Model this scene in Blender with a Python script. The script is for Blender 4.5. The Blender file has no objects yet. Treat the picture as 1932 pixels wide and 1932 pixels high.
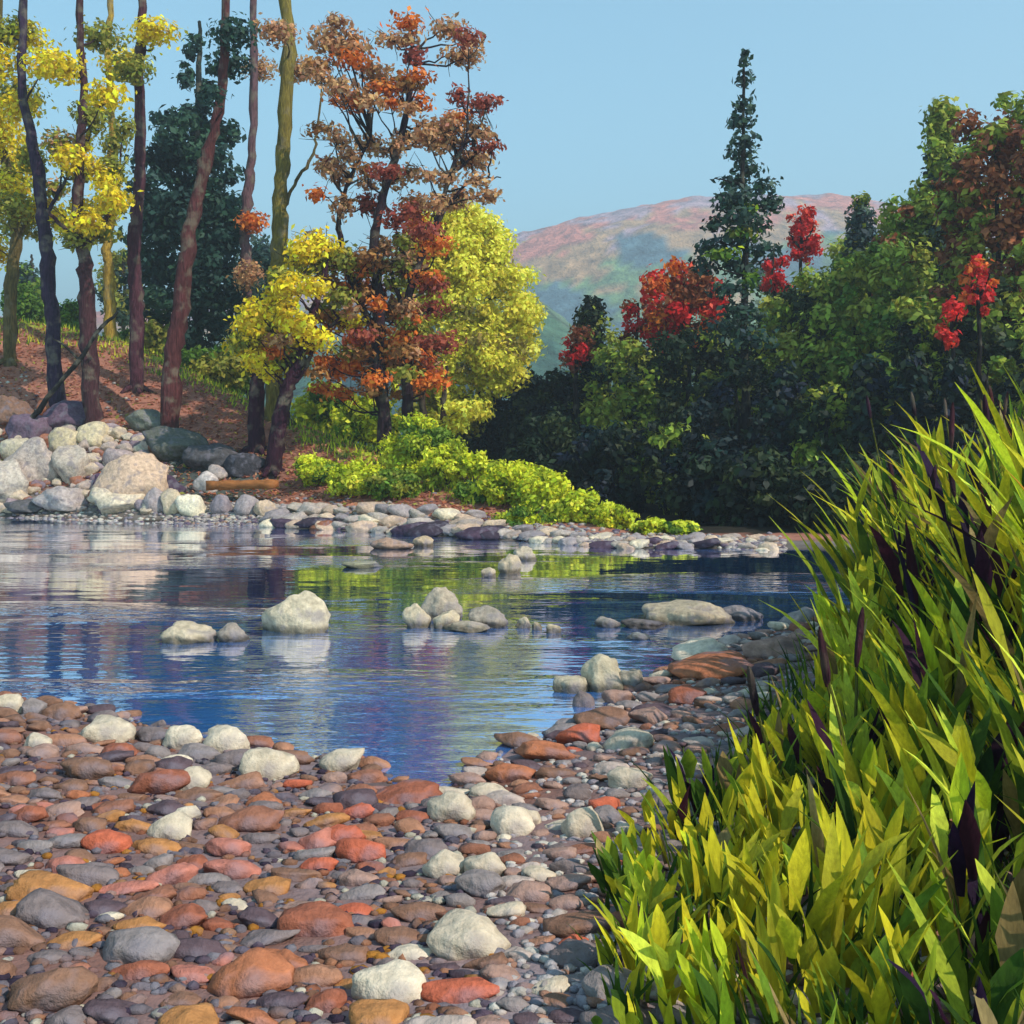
import bpy, math, random
import numpy as np
from mathutils import Vector, noise

# ------------------------------------------------------------------ camera, world, sun, exposure
S = bpy.context.scene
H = 2.2                      # eye height above the water
FW = 1.072                   # focal length in frame widths
HOR = 840.0                  # row of the horizon (picture 1932 px wide)
cam_d = bpy.data.cameras.new('camera'); cam = bpy.data.objects.new('camera', cam_d)
S.collection.objects.link(cam); S.camera = cam
cam.location = (0, 0, H); cam.rotation_euler = (math.radians(90), 0, 0)
cam_d.sensor_width = 36; cam_d.lens = 36*FW; cam_d.shift_y = -(966-HOR)/1932
cam_d.clip_start = .05; cam_d.clip_end = 8000

SUN = Vector((0.60, -0.48, 0.68)).normalized()
el = math.asin(SUN.z); az = math.atan2(SUN.x, SUN.y)
W = bpy.data.worlds.new('World'); S.world = W; W.use_nodes = True
nt = W.node_tree; nt.nodes.clear()
sky = nt.nodes.new('ShaderNodeTexSky'); sky.sky_type = 'NISHITA'; sky.sun_disc = False
sky.sun_elevation = el; sky.sun_rotation = az; sky.air_density = 1.0; sky.dust_density = .25; sky.ozone_density = 1.6
tint = nt.nodes.new('ShaderNodeMix'); tint.data_type = 'RGBA'; tint.blend_type = 'MULTIPLY'; tint.inputs[0].default_value = 1
tint.inputs[7].default_value = (1.04, 1.48, 1.28, 1)
bg = nt.nodes.new('ShaderNodeBackground'); bg.inputs[1].default_value = .15
wo = nt.nodes.new('ShaderNodeOutputWorld')
nt.links.new(sky.outputs[0], tint.inputs[6]); nt.links.new(tint.outputs[2], bg.inputs[0]); nt.links.new(bg.outputs[0], wo.inputs[0])
sd = bpy.data.lights.new('sun', 'SUN'); sd.energy = 4.2; sd.angle = math.radians(.5); sd.color = (1, .94, .82)
so = bpy.data.objects.new('sun', sd); S.collection.objects.link(so)
so.rotation_euler = (-SUN).to_track_quat('-Z', 'Y').to_euler()
vs = S.view_settings
vs.view_transform = 'Standard'; vs.look = 'None'; vs.gamma = 1; vs.exposure = 0.45
S.cycles.max_bounces = 6; S.cycles.volume_bounces = 0; S.cycles.transparent_max_bounces = 6
S.cycles.sample_clamp_indirect = 6

# ------------------------------------------------------------------ helpers
rng = np.random.default_rng(7)
R = random.Random(11)
K = 1932*FW

def at(u, v, y):             # world point seen at column u, row v at distance y
    return np.array([(u-966)/K*y, y, H+(HOR-v)/K*y])
def px(n, y): return n/K*y   # n picture pixels at distance y in metres

def C(h, k=1.0):
    h = h.lstrip('#'); c = [int(h[i:i+2], 16)/255 for i in (0, 2, 4)]
    return np.array([(x/12.92 if x <= .04045 else ((x+.055)/1.055)**2.4)*k for x in c])
def P(s, k=1.0): return [C(x, k) for x in s.split()]

class MB:
    def __init__(s): s.v = []; s.f = []; s.c = []; s.n = 0
    def add(s, v, f, c):
        v = np.asarray(v, float).reshape(-1, 3); f = np.asarray(f, int)
        c = np.asarray(c, float)
        if c.ndim == 1: c = np.tile(c, (len(v), 1))
        s.v.append(v); s.f.append(f+s.n); s.c.append(c); s.n += len(v)
    def obj(s, name, mat, parent=None, origin=(0, 0, 0), smooth=False):
        me = bpy.data.meshes.new(name)
        V = np.concatenate(s.v)-np.asarray(origin); Cc = np.concatenate(s.c)
        loops = np.concatenate([f.reshape(-1) for f in s.f])
        tot = np.concatenate([np.full(len(f), f.shape[1]) for f in s.f])
        st = np.concatenate([[0], np.cumsum(tot)[:-1]])
        me.vertices.add(len(V)); me.vertices.foreach_set('co', V.astype(np.float32).ravel())
        me.loops.add(len(loops)); me.loops.foreach_set('vertex_index', loops.astype(np.int32))
        me.polygons.add(len(tot)); me.polygons.foreach_set('loop_start', st.astype(np.int32))
        me.polygons.foreach_set('loop_total', tot.astype(np.int32))
        me.update(calc_edges=True)
        a = me.color_attributes.new('tint', 'FLOAT_COLOR', 'POINT')
        a.data.foreach_set('color', np.concatenate([Cc, np.ones((len(Cc), 1))], 1).astype(np.float32).ravel())
        if smooth: me.polygons.foreach_set('use_smooth', np.ones(len(tot), bool))
        me.materials.append(mat); me.validate()
        o = bpy.data.objects.new(name, me); S.collection.objects.link(o)
        if parent is not None: o.parent = parent
        else: o.location = origin
        return o

def tag(o, label=None, cat=None, group=None, kind=None):
    if label: o['label'] = label
    if cat: o['category'] = cat
    if group: o['group'] = group
    if kind: o['kind'] = kind
    return o
def thing(name, label, cat, loc, group=None):
    o = bpy.data.objects.new(name, None); S.collection.objects.link(o)
    o.location = loc; o.empty_display_size = .2
    return tag(o, label, cat, group)

# ------------------------------------------------------------------ materials
def newmat(name):
    m = bpy.data.materials.new(name); m.use_nodes = True
    n = m.node_tree; n.nodes.clear()
    out = n.nodes.new('ShaderNodeOutputMaterial'); return m, n, out
def N(n, t, **k):
    x = n.nodes.new(t)
    for a, b in k.items():
        if a.startswith('i_'): x.inputs[a[2:].replace('_', ' ')].default_value = b
        else: setattr(x, a, b)
    return x
def tint_node(n): return N(n, 'ShaderNodeAttribute', attribute_name='tint')
def noise_mul(n, col, scale, lo, hi, detail=4, coord='Object', stretch=(1, 1, 1)):
    tc = N(n, 'ShaderNodeTexCoord'); mp = N(n, 'ShaderNodeMapping'); mp.inputs['Scale'].default_value = stretch
    nz = N(n, 'ShaderNodeTexNoise', i_Scale=scale, i_Detail=detail, i_Roughness=.62)
    mr = N(n, 'ShaderNodeMapRange'); mr.inputs['From Min'].default_value = .3; mr.inputs['From Max'].default_value = .7
    mr.inputs['To Min'].default_value = lo; mr.inputs['To Max'].default_value = hi
    vm = N(n, 'ShaderNodeVectorMath', operation='SCALE')
    n.links.new(tc.outputs[coord], mp.inputs[0]); n.links.new(mp.outputs[0], nz.inputs['Vector'])
    n.links.new(nz.outputs[0], mr.inputs[0]); n.links.new(col, vm.inputs[0]); n.links.new(mr.outputs[0], vm.inputs['Scale'])
    return vm.outputs[0], nz.outputs[0]
def bump(n, h, st, dist, prin):
    b = N(n, 'ShaderNodeBump'); b.inputs['Strength'].default_value = st; b.inputs['Distance'].default_value = dist
    n.links.new(h, b.inputs['Height']); n.links.new(b.outputs[0], prin.inputs['Normal']); return b

def surf(name, scale, lo, hi, rough, bst, bd, stretch=(1, 1, 1), extra=None):
    m, n, out = newmat(name); t = tint_node(n)
    c, nz = noise_mul(n, t.outputs['Color'], scale, lo, hi, 6, stretch=stretch)
    if extra:                                       # large blotches of another mineral colour
        tc = N(n, 'ShaderNodeTexCoord'); n2 = N(n, 'ShaderNodeTexNoise', i_Scale=extra[1], i_Detail=3)
        r = N(n, 'ShaderNodeMapRange'); r.inputs['From Min'].default_value = .52; r.inputs['From Max'].default_value = .66
        r.inputs['To Max'].default_value = extra[2]
        mx = N(n, 'ShaderNodeMix', data_type='RGBA'); mx.inputs[7].default_value = (*extra[0], 1)
        n.links.new(tc.outputs['Object'], n2.inputs['Vector']); n.links.new(n2.outputs[0], r.inputs[0])
        n.links.new(r.outputs[0], mx.inputs[0]); n.links.new(c, mx.inputs[6]); c = mx.outputs[2]
    p = N(n, 'ShaderNodeBsdfPrincipled', i_Roughness=rough); p.inputs['Specular IOR Level'].default_value = .15
    n.links.new(c, p.inputs['Base Color']); bump(n, nz, bst, bd, p)
    n.links.new(p.outputs[0], out.inputs[0]); return m

M_stone = surf('weathered_stone', 11, .6, 1.22, .85, 1, .035, extra=((.16, .14, .17), 5, .55))
M_bark = surf('bark', 6, .38, 1.6, .92, 1, .09, stretch=(3, 3, .45), extra=((.20, .17, .12), 2.5, .5))
M_soil = surf('soil', 1.6, .7, 1.25, .95, .9, .15)
M_wood = surf('wood', 4, .6, 1.3, .8, .8, .02, stretch=(.4, 4, 4))
M_hill = surf('hill_forest', .09, .45, 1.5, 1, 1, 9)

def leafmat(name, trans):
    m, n, out = newmat(name); t = tint_node(n)
    p = N(n, 'ShaderNodeBsdfPrincipled', i_Roughness=.6); p.inputs['Specular IOR Level'].default_value = .25
    tr = N(n, 'ShaderNodeBsdfTranslucent'); mx = N(n, 'ShaderNodeMixShader'); mx.inputs[0].default_value = trans
    n.links.new(t.outputs['Color'], p.inputs['Base Color']); n.links.new(t.outputs['Color'], tr.inputs[0])
    n.links.new(p.outputs[0], mx.inputs[1]); n.links.new(tr.outputs[0], mx.inputs[2]); n.links.new(mx.outputs[0], out.inputs[0])
    return m
M_leaf = leafmat('leaf', .38)
M_dark = leafmat('dark_leaf', .28)
M_blade = leafmat('reed_leaf', .35)
def veins(m):                                    # streaks and dry flecks along the reed leaves
    n = m.node_tree; a = next(x for x in n.nodes if x.type == 'ATTRIBUTE'); p = next(x for x in n.nodes if x.type == 'BSDF_PRINCIPLED'); t = next(x for x in n.nodes if x.type == 'BSDF_TRANSLUCENT')
    c, f = noise_mul(n, a.outputs['Color'], 9, .68, 1.25, 5, stretch=(7, 7, .9))
    n.links.new(c, p.inputs['Base Color']); n.links.new(c, t.inputs[0]); p.inputs['Roughness'].default_value = .72; p.inputs['Specular IOR Level'].default_value = .12
    bump(n, f, .6, .006, p)
veins(M_blade)

def watermat():
    m, n, out = newmat('river_water')
    tc = N(n, 'ShaderNodeTexCoord')
    def nz(sc, st, det):
        mp = N(n, 'ShaderNodeMapping'); mp.inputs['Scale'].default_value = st
        mp.inputs['Rotation'].default_value = (0, 0, math.radians(7))
        x = N(n, 'ShaderNodeTexNoise', i_Scale=sc, i_Detail=det, i_Roughness=.5)
        n.links.new(tc.outputs['Object'], mp.inputs[0]); n.links.new(mp.outputs[0], x.inputs['Vector']); return x
    a = nz(1.0, (.55, 1.7, 1), 2); b = nz(3.4, (.55, 1.5, 1), 3); k = nz(.22, (.5, 1.8, 1), 2)
    r = N(n, 'ShaderNodeMapRange'); r.inputs['From Min'].default_value = .50; r.inputs['From Max'].default_value = .62
    r.inputs['To Min'].default_value = .05; r.inputs['To Max'].default_value = 1
    n.links.new(k.outputs[0], r.inputs[0])
    sp = N(n, 'ShaderNodeSeparateXYZ'); n.links.new(tc.outputs['Object'], sp.inputs[0])
    zr = N(n, 'ShaderNodeMapRange'); zr.interpolation_type = 'SMOOTHSTEP'      # the shallow near pool is ruffled by the breeze
    zr.inputs['From Min'].default_value = 17; zr.inputs['From Max'].default_value = 9.5; zr.inputs['To Min'].default_value = .0; zr.inputs['To Max'].default_value = .26
    n.links.new(sp.outputs[1], zr.inputs[0])
    sm = N(n, 'ShaderNodeMath', operation='ADD'); n.links.new(zr.outputs[0], sm.inputs[0]); n.links.new(r.outputs[0], sm.inputs[1])
    m1 = N(n, 'ShaderNodeMath', operation='MULTIPLY'); m1.inputs[1].default_value = .42
    n.links.new(b.outputs[0], m1.inputs[0])
    m2 = N(n, 'ShaderNodeMath', operation='MULTIPLY'); n.links.new(m1.outputs[0], m2.inputs[0]); n.links.new(sm.outputs[0], m2.inputs[1])
    m3 = N(n, 'ShaderNodeMath', operation='MULTIPLY'); m3.inputs[1].default_value = .10
    n.links.new(a.outputs[0], m3.inputs[0])
    ad = N(n, 'ShaderNodeMath', operation='ADD'); n.links.new(m2.outputs[0], ad.inputs[0]); n.links.new(m3.outputs[0], ad.inputs[1])
    bp = N(n, 'ShaderNodeBump'); bp.inputs['Strength'].default_value = 1; bp.inputs['Distance'].default_value = .075
    n.links.new(ad.outputs[0], bp.inputs['Height'])
    d = N(n, 'ShaderNodeBsdfDiffuse'); d.inputs[0].default_value = (.03, .17, .50, 1)
    g = N(n, 'ShaderNodeBsdfGlossy', i_Roughness=.025); g.inputs[0].default_value = (.95, .95, 1, 1)
    f = N(n, 'ShaderNodeFresnel', i_IOR=1.33); mx = N(n, 'ShaderNodeMixShader')
    fr = N(n, 'ShaderNodeMapRange'); fr.inputs['From Min'].default_value = .02; fr.inputs['From Max'].default_value = .45; fr.inputs['To Min'].default_value = .45; fr.inputs['To Max'].default_value = .97
    for x in (d, g, f): n.links.new(bp.outputs[0], x.inputs['Normal'])
    n.links.new(f.outputs[0], fr.inputs[0]); n.links.new(fr.outputs[0], mx.inputs[0]); n.links.new(d.outputs[0], mx.inputs[1]); n.links.new(g.outputs[0], mx.inputs[2])
    n.links.new(mx.outputs[0], out.inputs[0]); return m
M_water = watermat()

# ------------------------------------------------------------------ the ground
def shore(u, v):
    y = H*K/(v-HOR); return ((u-966)/K*y, y)
FAR = [(-120, 60), (-45, 40)]+[shore(*p) for p in ((0, 975), (480, 990), (800, 1010), (1000, 1022), (1200, 1035), (1420, 1034), (1600, 1040), (1932, 1052))]+[(22, 19), (60, 12), (130, 6)]
NEAR = [(-130, 30), (-40, 14), (-14, 11.5)]+[shore(*p) for p in ((-300, 1290), (0, 1312), (150, 1335), (300, 1372), (440, 1402), (560, 1425), (700, 1450), (800, 1496), (850, 1492), (900, 1448), (960, 1415), (1050, 1372), (1150, 1335), (1225, 1290), (1290, 1240), (1380, 1212), (1480, 1192), (1600, 1165), (1750, 1150))]+[(9, 13.5), (20, 11), (60, 5), (130, -4)]
FARa, NEARa = np.array(FAR), np.array(NEAR)
def fy(x): return np.interp(x, FARa[:, 0], FARa[:, 1])
def pdist(x, y, L):
    d = np.full(x.shape, 1e9)
    for a, b in zip(L[:-1], L[1:]):
        ab = b-a; t = np.clip(((x-a[0])*ab[0]+(y-a[1])*ab[1])/(ab@ab), 0, 1)
        d = np.minimum(d, np.hypot(x-a[0]-t*ab[0], y-a[1]-t*ab[1]))
    return d
NEARo = NEARa[np.argsort(NEARa[:, 0], kind='stable')]
def ny(x): return np.interp(x, NEARo[:, 0], NEARo[:, 1])
CU = [-1400, -500, 0, 230, 300, 400, 540, 660, 790, 900, 1000, 1200, 1400, 1600, 2500]
CV = [520, 560, 600, 640, 675, 725, 790, 838, 885, 922, 950, 1000, 1008, 1010, 1000]
CW = [16, 13, 12, 12, 12, 11.5, 10, 8, 6.5, 5.5, 5, 4, 4, 5, 6]
def wob(x, y, s, k=0):
    return (np.sin(x*s*1.3+y*s*.7+k)+np.sin(x*s*.6-y*s*1.7+1.3*k+2)+np.sin(x*s*2.3+y*s*2.1+k*2)*.5)/2.5
def height(x, y):
    x = np.asarray(x, float); y = np.asarray(y, float)
    dn = pdist(x, y, NEARa); df = pdist(x, y, FARa)
    near = y < ny(x); far = y > fy(x)
    z = -np.minimum(.55, .16*np.minimum(dn, df))
    zn = np.minimum(.30, .09*dn)+.025*wob(x, y, 2.3)*np.minimum(dn, 1)
    zn = zn+np.clip(x-1.2, 0, 4)*.03
    ys = np.maximum(y, 5); u = 966+x/ys*K
    cw = np.interp(u, CU, CW); yc = fy(x)+cw
    zc = H+(HOR-np.interp(u, CU, CV))/K*yc
    t = np.clip((y-fy(x))/cw, 0, 1)
    prof = zc*(.25*t+.75*t*t*(3-2*t)) if False else zc*(.75*t+.25*t*t*(3-2*t))
    back = np.clip((y-yc)/60, 0, 1)
    zf = prof-(zc-1.0)*.55*back*(y > yc)
    zf = np.maximum(zf, .04+.02*np.minimum(df, 3))+.10*wob(x, y, .9, 1)*np.clip(df/4, 0, 1)
    return np.where(near, zn, np.where(far, zf, z))
def gz(x, y): return float(height(np.array([x]), np.array([y]))[0])

def axis(lo, hi, c, fine, n):
    t = np.linspace(-1, 1, n); a = 5.2
    s = np.sinh(a*t)/np.sinh(a)
    return c+np.where(s < 0, s*(c-lo), s*(hi-c))
X = axis(-1600, 1600, 0, .1, 321); Y = np.concatenate([np.linspace(-60, 2, 14)[:-1], np.linspace(2, 14, 100)[:-1], np.linspace(14, 60, 150)[:-1], 60+2100*np.linspace(0, 1, 46)**2.2])
gx, gy = np.meshgrid(X, Y); Z = height(gx, gy)
Z = Z+np.clip((gy-150)/2000, 0, 1)*10
nx, nyy = len(X), len(Y)
i, j = np.meshgrid(np.arange(nx-1), np.arange(nyy-1)); q = (j*nx+i).ravel()
F = np.stack([q, q+1, q+nx+1, q+nx], 1)
soil = C('a06a58', .9); grass = C('9aa630', .85); mauve = C('8a7c80', .85); rust = C('8a5a48', .7); dk = C('3a3328', .5); bed = C('4a3a30', .5); greyb = C('5f625c', .6)
uu = 966+gx/np.maximum(gy, 5)*K; vv = HOR+(H-Z)/np.maximum(gy, 2)*K
far = gy > fy(gx); near = gy < ny(gx)
col = np.zeros(gx.shape+(3,)); w = (.5+.5*wob(gx, gy, 1.7, 3))[..., None]
col[:] = bed
col[near] = (mauve*w+rust*(1-w))[near]
yc = fy(gx)+np.interp(uu, CU, CW)
fw = (.5+.5*wob(gx, gy, .8, 5))[..., None]
fcol = soil*(.85+.3*fw)
col[far] = fcol[far]
beh = far & (gy > yc-.4); col[beh] = (grass*(.7+.5*fw))[beh]
gb = far & (gy < yc-2) & (uu > 260) & (uu < 520) & (gy-fy(gx) > 1) & (gy-fy(gx) < 5.5); col[gb] = (greyb*(.6+.6*fw))[gb]
sh = far & (gy-fy(gx) < 1.6); col[sh] = (C('8d8078', .7)*(.7+.4*fw))[sh]
fo = far & (gx > 3.0+.0*gy) & (gy > yc-1); col[fo] = (dk*(.7+.6*fw))[fo]
gr2 = far & (uu > 560) & (uu < 900) & (gy > yc-1.6) & (gy < yc+3); col[gr2] = (grass*(.7+.6*fw))[gr2]
g = MB(); g.add(np.stack([gx, gy, Z], -1).reshape(-1, 3), F, col.reshape(-1, 3))
tag(g.obj('ground', M_soil, smooth=True), kind='structure')

wb = MB(); wb.add([(-160, -12, 0), (160, -12, 0), (160, 62, 0), (-160, 62, 0)], [[0, 1, 2, 3]], C('204070'))
tag(wb.obj('river_water', M_water), kind='structure')

# mountain and the nearer hill
def ridge(name, pts, y0, y1, pal, seed, rough):
    U = np.linspace(pts[0][0], pts[-1][0], 260); T = np.linspace(0, 1.35, 60)
    V = np.interp(U, [p[0] for p in pts], [p[1] for p in pts])
    vs_, cs = [], []
    for t in T:
        y = y0+(y1-y0)*t
        top = (HOR-V)/K*y1
        pr = np.sin(min(t, 1)*math.pi/2)**1.15 if t < 1 else 1-(t-1)*1.1
        for k_, u in enumerate(U):
            x = (u-966)/K*y1
            n_ = noise.fractal(Vector((x/60+seed, y/60, 0)), .8, 2, 5)
            n2 = noise.fractal(Vector((x/14+seed, y/14, 3)), .9, 2, 4)
            z = H+top[k_]*pr+(n_*rough+n2*rough*.35)*min(1, .25+t)*(0.35 if t > .97 else 1)
            c = noise.noise(Vector((x/45, y/60, seed)))+.5*noise.noise(Vector((x/12, y/12, seed)))
            m = t+.35*c
            a, b = pal[0], pal[1]
            if m > .72: cc = pal[2] if c > -.05 else pal[3]
            elif m > .5: cc = pal[1] if c > .0 else pal[3]
            else: cc = pal[0] if c > -.1 else pal[4]
            vs_.append((x, y, z)); cs.append(cc)
    nU = len(U); i, j = np.meshgrid(np.arange(nU-1), np.arange(len(T)-1)); q = (j*nU+i).ravel()
    m = MB(); m.add(vs_, np.stack([q, q+1, q+nU+1, q+nU], 1), np.array(cs))
    return tag(m.obj(name, M_hill, smooth=True), kind='structure')
ridge('mountain', [(-600, 640), (300, 600), (700, 545), (900, 490), (990, 456), (1100, 425), (1180, 406), (1290, 392), (1400, 384), (1520, 386), (1640, 402), (1800, 440), (2300, 560), (3200, 700)], 430, 760,
      P('749060 b89068 d0806c b898a0 55707a', 1), 3.1, 3.5)
ridge('hill', [(500, 700), (850, 600), (960, 560), (1010, 575), (1060, 615), (1120, 660), (1200, 700), (1500, 760), (1900, 790)], 180, 300,
      P('4a6a5c 5a7a60 6a8068 4a6878 3f5c60', .8), 8.4, 3)

def haze():
    m = bpy.data.materials.new('haze'); m.use_nodes = True; n = m.node_tree; n.nodes.clear()
    o = n.nodes.new('ShaderNodeOutputMaterial'); v = n.nodes.new('ShaderNodeVolumePrincipled')
    v.inputs['Density'].default_value = .0012; v.inputs['Color'].default_value = (.80, .88, 1, 1); v.inputs['Anisotropy'].default_value = .2
    n.links.new(v.outputs[0], o.inputs['Volume'])
    x0, x1, y0, y1, z0, z1 = -1900, 1900, -100, 2300, -3, 260
    b = MB(); b.add([(x0, y0, z0), (x1, y0, z0), (x1, y1, z0), (x0, y1, z0), (x0, y0, z1), (x1, y0, z1), (x1, y1, z1), (x0, y1, z1)],
        [[3, 2, 1, 0], [4, 5, 6, 7], [0, 1, 5, 4], [1, 2, 6, 5], [2, 3, 7, 6], [3, 0, 4, 7]], (1, 1, 1))
    tag(b.obj('haze', m), 'thin blue haze over the valley', 'haze', kind='stuff')
haze()

# ------------------------------------------------------------------ leaves, trunks, rocks
def unit(a): return a/np.maximum(np.linalg.norm(a, axis=-1, keepdims=True), 1e-9)
def leaf_cloud(mb, cen, rad, n, size, cols, elong=1.6, jit=.22, up=.35, out=.8, fill=.6, droop=None):
    """n leaves through an ellipsoid; the leaves lie roughly along its surface"""
    d = unit(rng.normal(size=(n, 3))); r = rng.random(n)**fill
    p = np.asarray(cen)+d*(r*np.where(rng.random(n) < .22, rng.uniform(1.0, 1.5, n), 1))[:, None]*np.asarray(rad)
    nrm = unit(d*out+rng.normal(size=(n, 3))*.55+np.array([0, 0, up]))
    t = unit(np.cross(nrm, rng.normal(size=(n, 3))))
    if droop is not None: t = unit(t+np.asarray(droop))
    b = unit(np.cross(nrm, t)); t = np.cross(b, nrm)
    s = size*(.6+.8*rng.random(n))[:, None]
    L, Wd = t*s*elong*.5, b*s*.5
    mid = nrm*s*.12
    v = np.stack([p-L, p-Wd*.9-L*.1+mid, p+L, p+Wd*.9-L*.1+mid], 1).reshape(-1, 3)
    ci = rng.integers(0, len(cols), n) if len(cols) > 1 else np.zeros(n, int)
    c = np.array(cols)[ci]*(1+jit*rng.normal(size=(n, 1)))*(1+.06*rng.normal(size=(n, 3)))
    c = np.clip(c, .004, .9)
    q = np.arange(n)*4
    mb.add(v, np.stack([q, q+1, q+2, q+3], 1), np.repeat(c, 4, 0))

def tube(mb, pts, rad, col, sides=9, wobble=.22):
    pts = np.asarray(pts, float); n = len(pts); rad = np.broadcast_to(rad, (n,)) if np.ndim(rad) == 0 else np.asarray(rad)
    vs_ = []
    for k in range(n):
        d = unit((pts[min(k+1, n-1)]-pts[max(k-1, 0)])[None])[0]
        a = unit(np.cross(d, [0.13, 1, .05])[None])[0]; b = np.cross(d, a)
        for s in range(sides):
            th = 2*math.pi*s/sides; rr = rad[k]*(1+wobble*rng.normal()*.6)
            vs_.append(pts[k]+(a*math.cos(th)+b*math.sin(th))*rr)
    f = []
    for k in range(n-1):
        for s in range(sides):
            s2 = (s+1) % sides; f.append([k*sides+s, k*sides+s2, (k+1)*sides+s2, (k+1)*sides+s])
    col = np.asarray(col)
    if col.ndim == 2: cc = np.repeat(col, sides, 0)
    else: cc = np.tile(col, (len(vs_), 1))
    mb.add(vs_, f, cc*(1+.1*rng.normal(size=(len(vs_), 1))))
    vs_ = np.array(vs_)
    mb.add(np.vstack([vs_[-sides:], pts[-1][None]]), [[s, (s+1) % sides, sides] for s in range(sides)], cc[-1])
def smooth_path(ctrl, n):
    ctrl = np.asarray(ctrl, float); t = np.linspace(0, len(ctrl)-1, n); o = []
    for x in t:
        k = min(int(x), len(ctrl)-2); f = x-k
        p0, p1, p2, p3 = ctrl[max(k-1, 0)], ctrl[k], ctrl[k+1], ctrl[min(k+2, len(ctrl)-1)]
        o.append(.5*((2*p1)+(-p0+p2)*f+(2*p0-5*p1+4*p2-p3)*f*f+(-p0+3*p1-3*p2+p3)*f**3))
    return np.array(o)
def limb(mb, pts, r0, r1, col, n=14, jit=.0, sides=9):
    p = smooth_path(pts, n); p[1:-1] += rng.normal(size=(n-2, 3))*jit
    tube(mb, p, np.linspace(r0, r1, n), col, sides)

_ico = {}
def ico(sub):
    if sub not in _ico:
        import bmesh
        bm = bmesh.new(); bmesh.ops.create_icosphere(bm, subdivisions=sub, radius=1)
        _ico[sub] = (np.array([v.co[:] for v in bm.verts]), np.array([[v.index for v in f.verts] for f in bm.faces])); bm.free()
    return _ico[sub]
def rock_shape(seed, rx, ry, rz, sub=3, facets=12, ang=.85, lump=.2):
    v, f = ico(sub); v = v.copy(); r = np.random.default_rng(seed)
    n_ = unit(r.normal(size=(facets, 3))); d_ = r.uniform(.55, .86, facets)
    for n0, d0 in zip(n_, d_):
        s = v@n0-d0; v = v-np.outer(np.clip(s, 0, None)*ang, n0)
    o = r.uniform(0, 50, 3)
    k = np.array([noise.fractal(Vector(p*1.7+o), 1, 2, 3) for p in v])
    v = v*(1+lump*k[:, None]); rot = r.uniform(0, 6.28); c, s = math.cos(rot), math.sin(rot)
    v = v@np.array([[c, s, 0], [-s, c, 0], [0, 0, 1]])
    v = v/np.abs(v).max(0)
    return v*np.array([rx, ry, rz]), f
def place_rock(name, label, group, x, y, z, rx, ry, rz, col, seed, cat='rock', sub=3, sink=.3, tilt=None, ang=.75, mb=None, wet=False):
    v, f = rock_shape(seed, rx, ry, rz, sub, ang=ang)
    r = np.random.default_rng(seed+5)
    tl = (r.uniform(-.25, .25, 2) if tilt is None else tilt)
    c, s = math.cos(tl[0]), math.sin(tl[0]); v = v@np.array([[c, 0, -s], [0, 1, 0], [s, 0, c]])
    c, s = math.cos(tl[1]), math.sin(tl[1]); v = v@np.array([[1, 0, 0], [0, c, s], [0, -s, c]])
    ctr = np.array([x, y, z+rz*(1-2*sink)])
    cc = np.tile(np.asarray(col)*np.array([1.08, .97, .85]), (len(v), 1))*(1+.05*r.normal(size=(len(v), 1)))
    if wet: cc *= (.30+.70*np.clip(((v+ctr)[:, 2]-.035-.02*r.random(len(v)))/.05, 0, 1))[:, None]
    own = mb is None
    m = MB() if own else mb
    m.add(v+ctr, f, cc)
    if own: return tag(m.obj(name, M_stone, origin=ctr, smooth=True), label, cat, group)

# ------------------------------------------------------------------ trees
NB = 0
def base_of(u, v0, y): return None
def clumps_px(mb, lst, y, lsize, dens=1.0, depth=1.0, thick=None):
    mb.cen = getattr(mb, 'cen', [])
    """lst: (u, v, w, h, palette) foliage masses; every mass is several tufts of leaves"""
    for (u, v, w, h, pal) in lst:
        yy = y+rng.normal()*px(w, y)*depth
        c = at(u, v, yy); rx, rz = px(w/2, yy), px(h/2, yy)
        n = int(dens*14*(rx*rz)/(lsize*lsize)) + 12; mb.cen.append(c)
        leaf_cloud(mb, c, (rx, (rx+rz)*.5, rz), n, lsize, pal, jit=.16)
def fill_crown(mb, u, v, w, h, y, pals, n, cw, ch, lsize, dens=1.0, shape='round', hollow=.25, yd=1.0):
    """n tufts through an uneven crown volume centred on (u, v); cw, ch tuft size in px"""
    k = 0
    while k < n:
        d = rng.normal(size=3); d = d/np.linalg.norm(d); r = (hollow+(1-hollow)*rng.random())**.6
        a, b, dd = d[0]*r, d[2]*r, d[1]*r
        if shape == 'cone':
            b = rng.uniform(-1, 1); wd = (1-b)/2*.95+.05; a = rng.uniform(-1, 1)*wd; dd = rng.uniform(-1, 1)*wd
        yy = y+dd*px(w/2, y)*yd
        s = rng.uniform(.6, 1.35)
        cu, cv = u+a*w/2, v-b*h/2
        c = at(cu, cv, y); c[1] = yy
        rx, rz = px(cw/2*s, y), px(ch/2*s, y)
        pal = pals[rng.integers(0, len(pals))]
        leaf_cloud(mb, c, (rx, rx, rz), int(dens*12*rx*rz/(lsize*lsize))+8, lsize, [pal], jit=.2)
        k += 1

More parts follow.
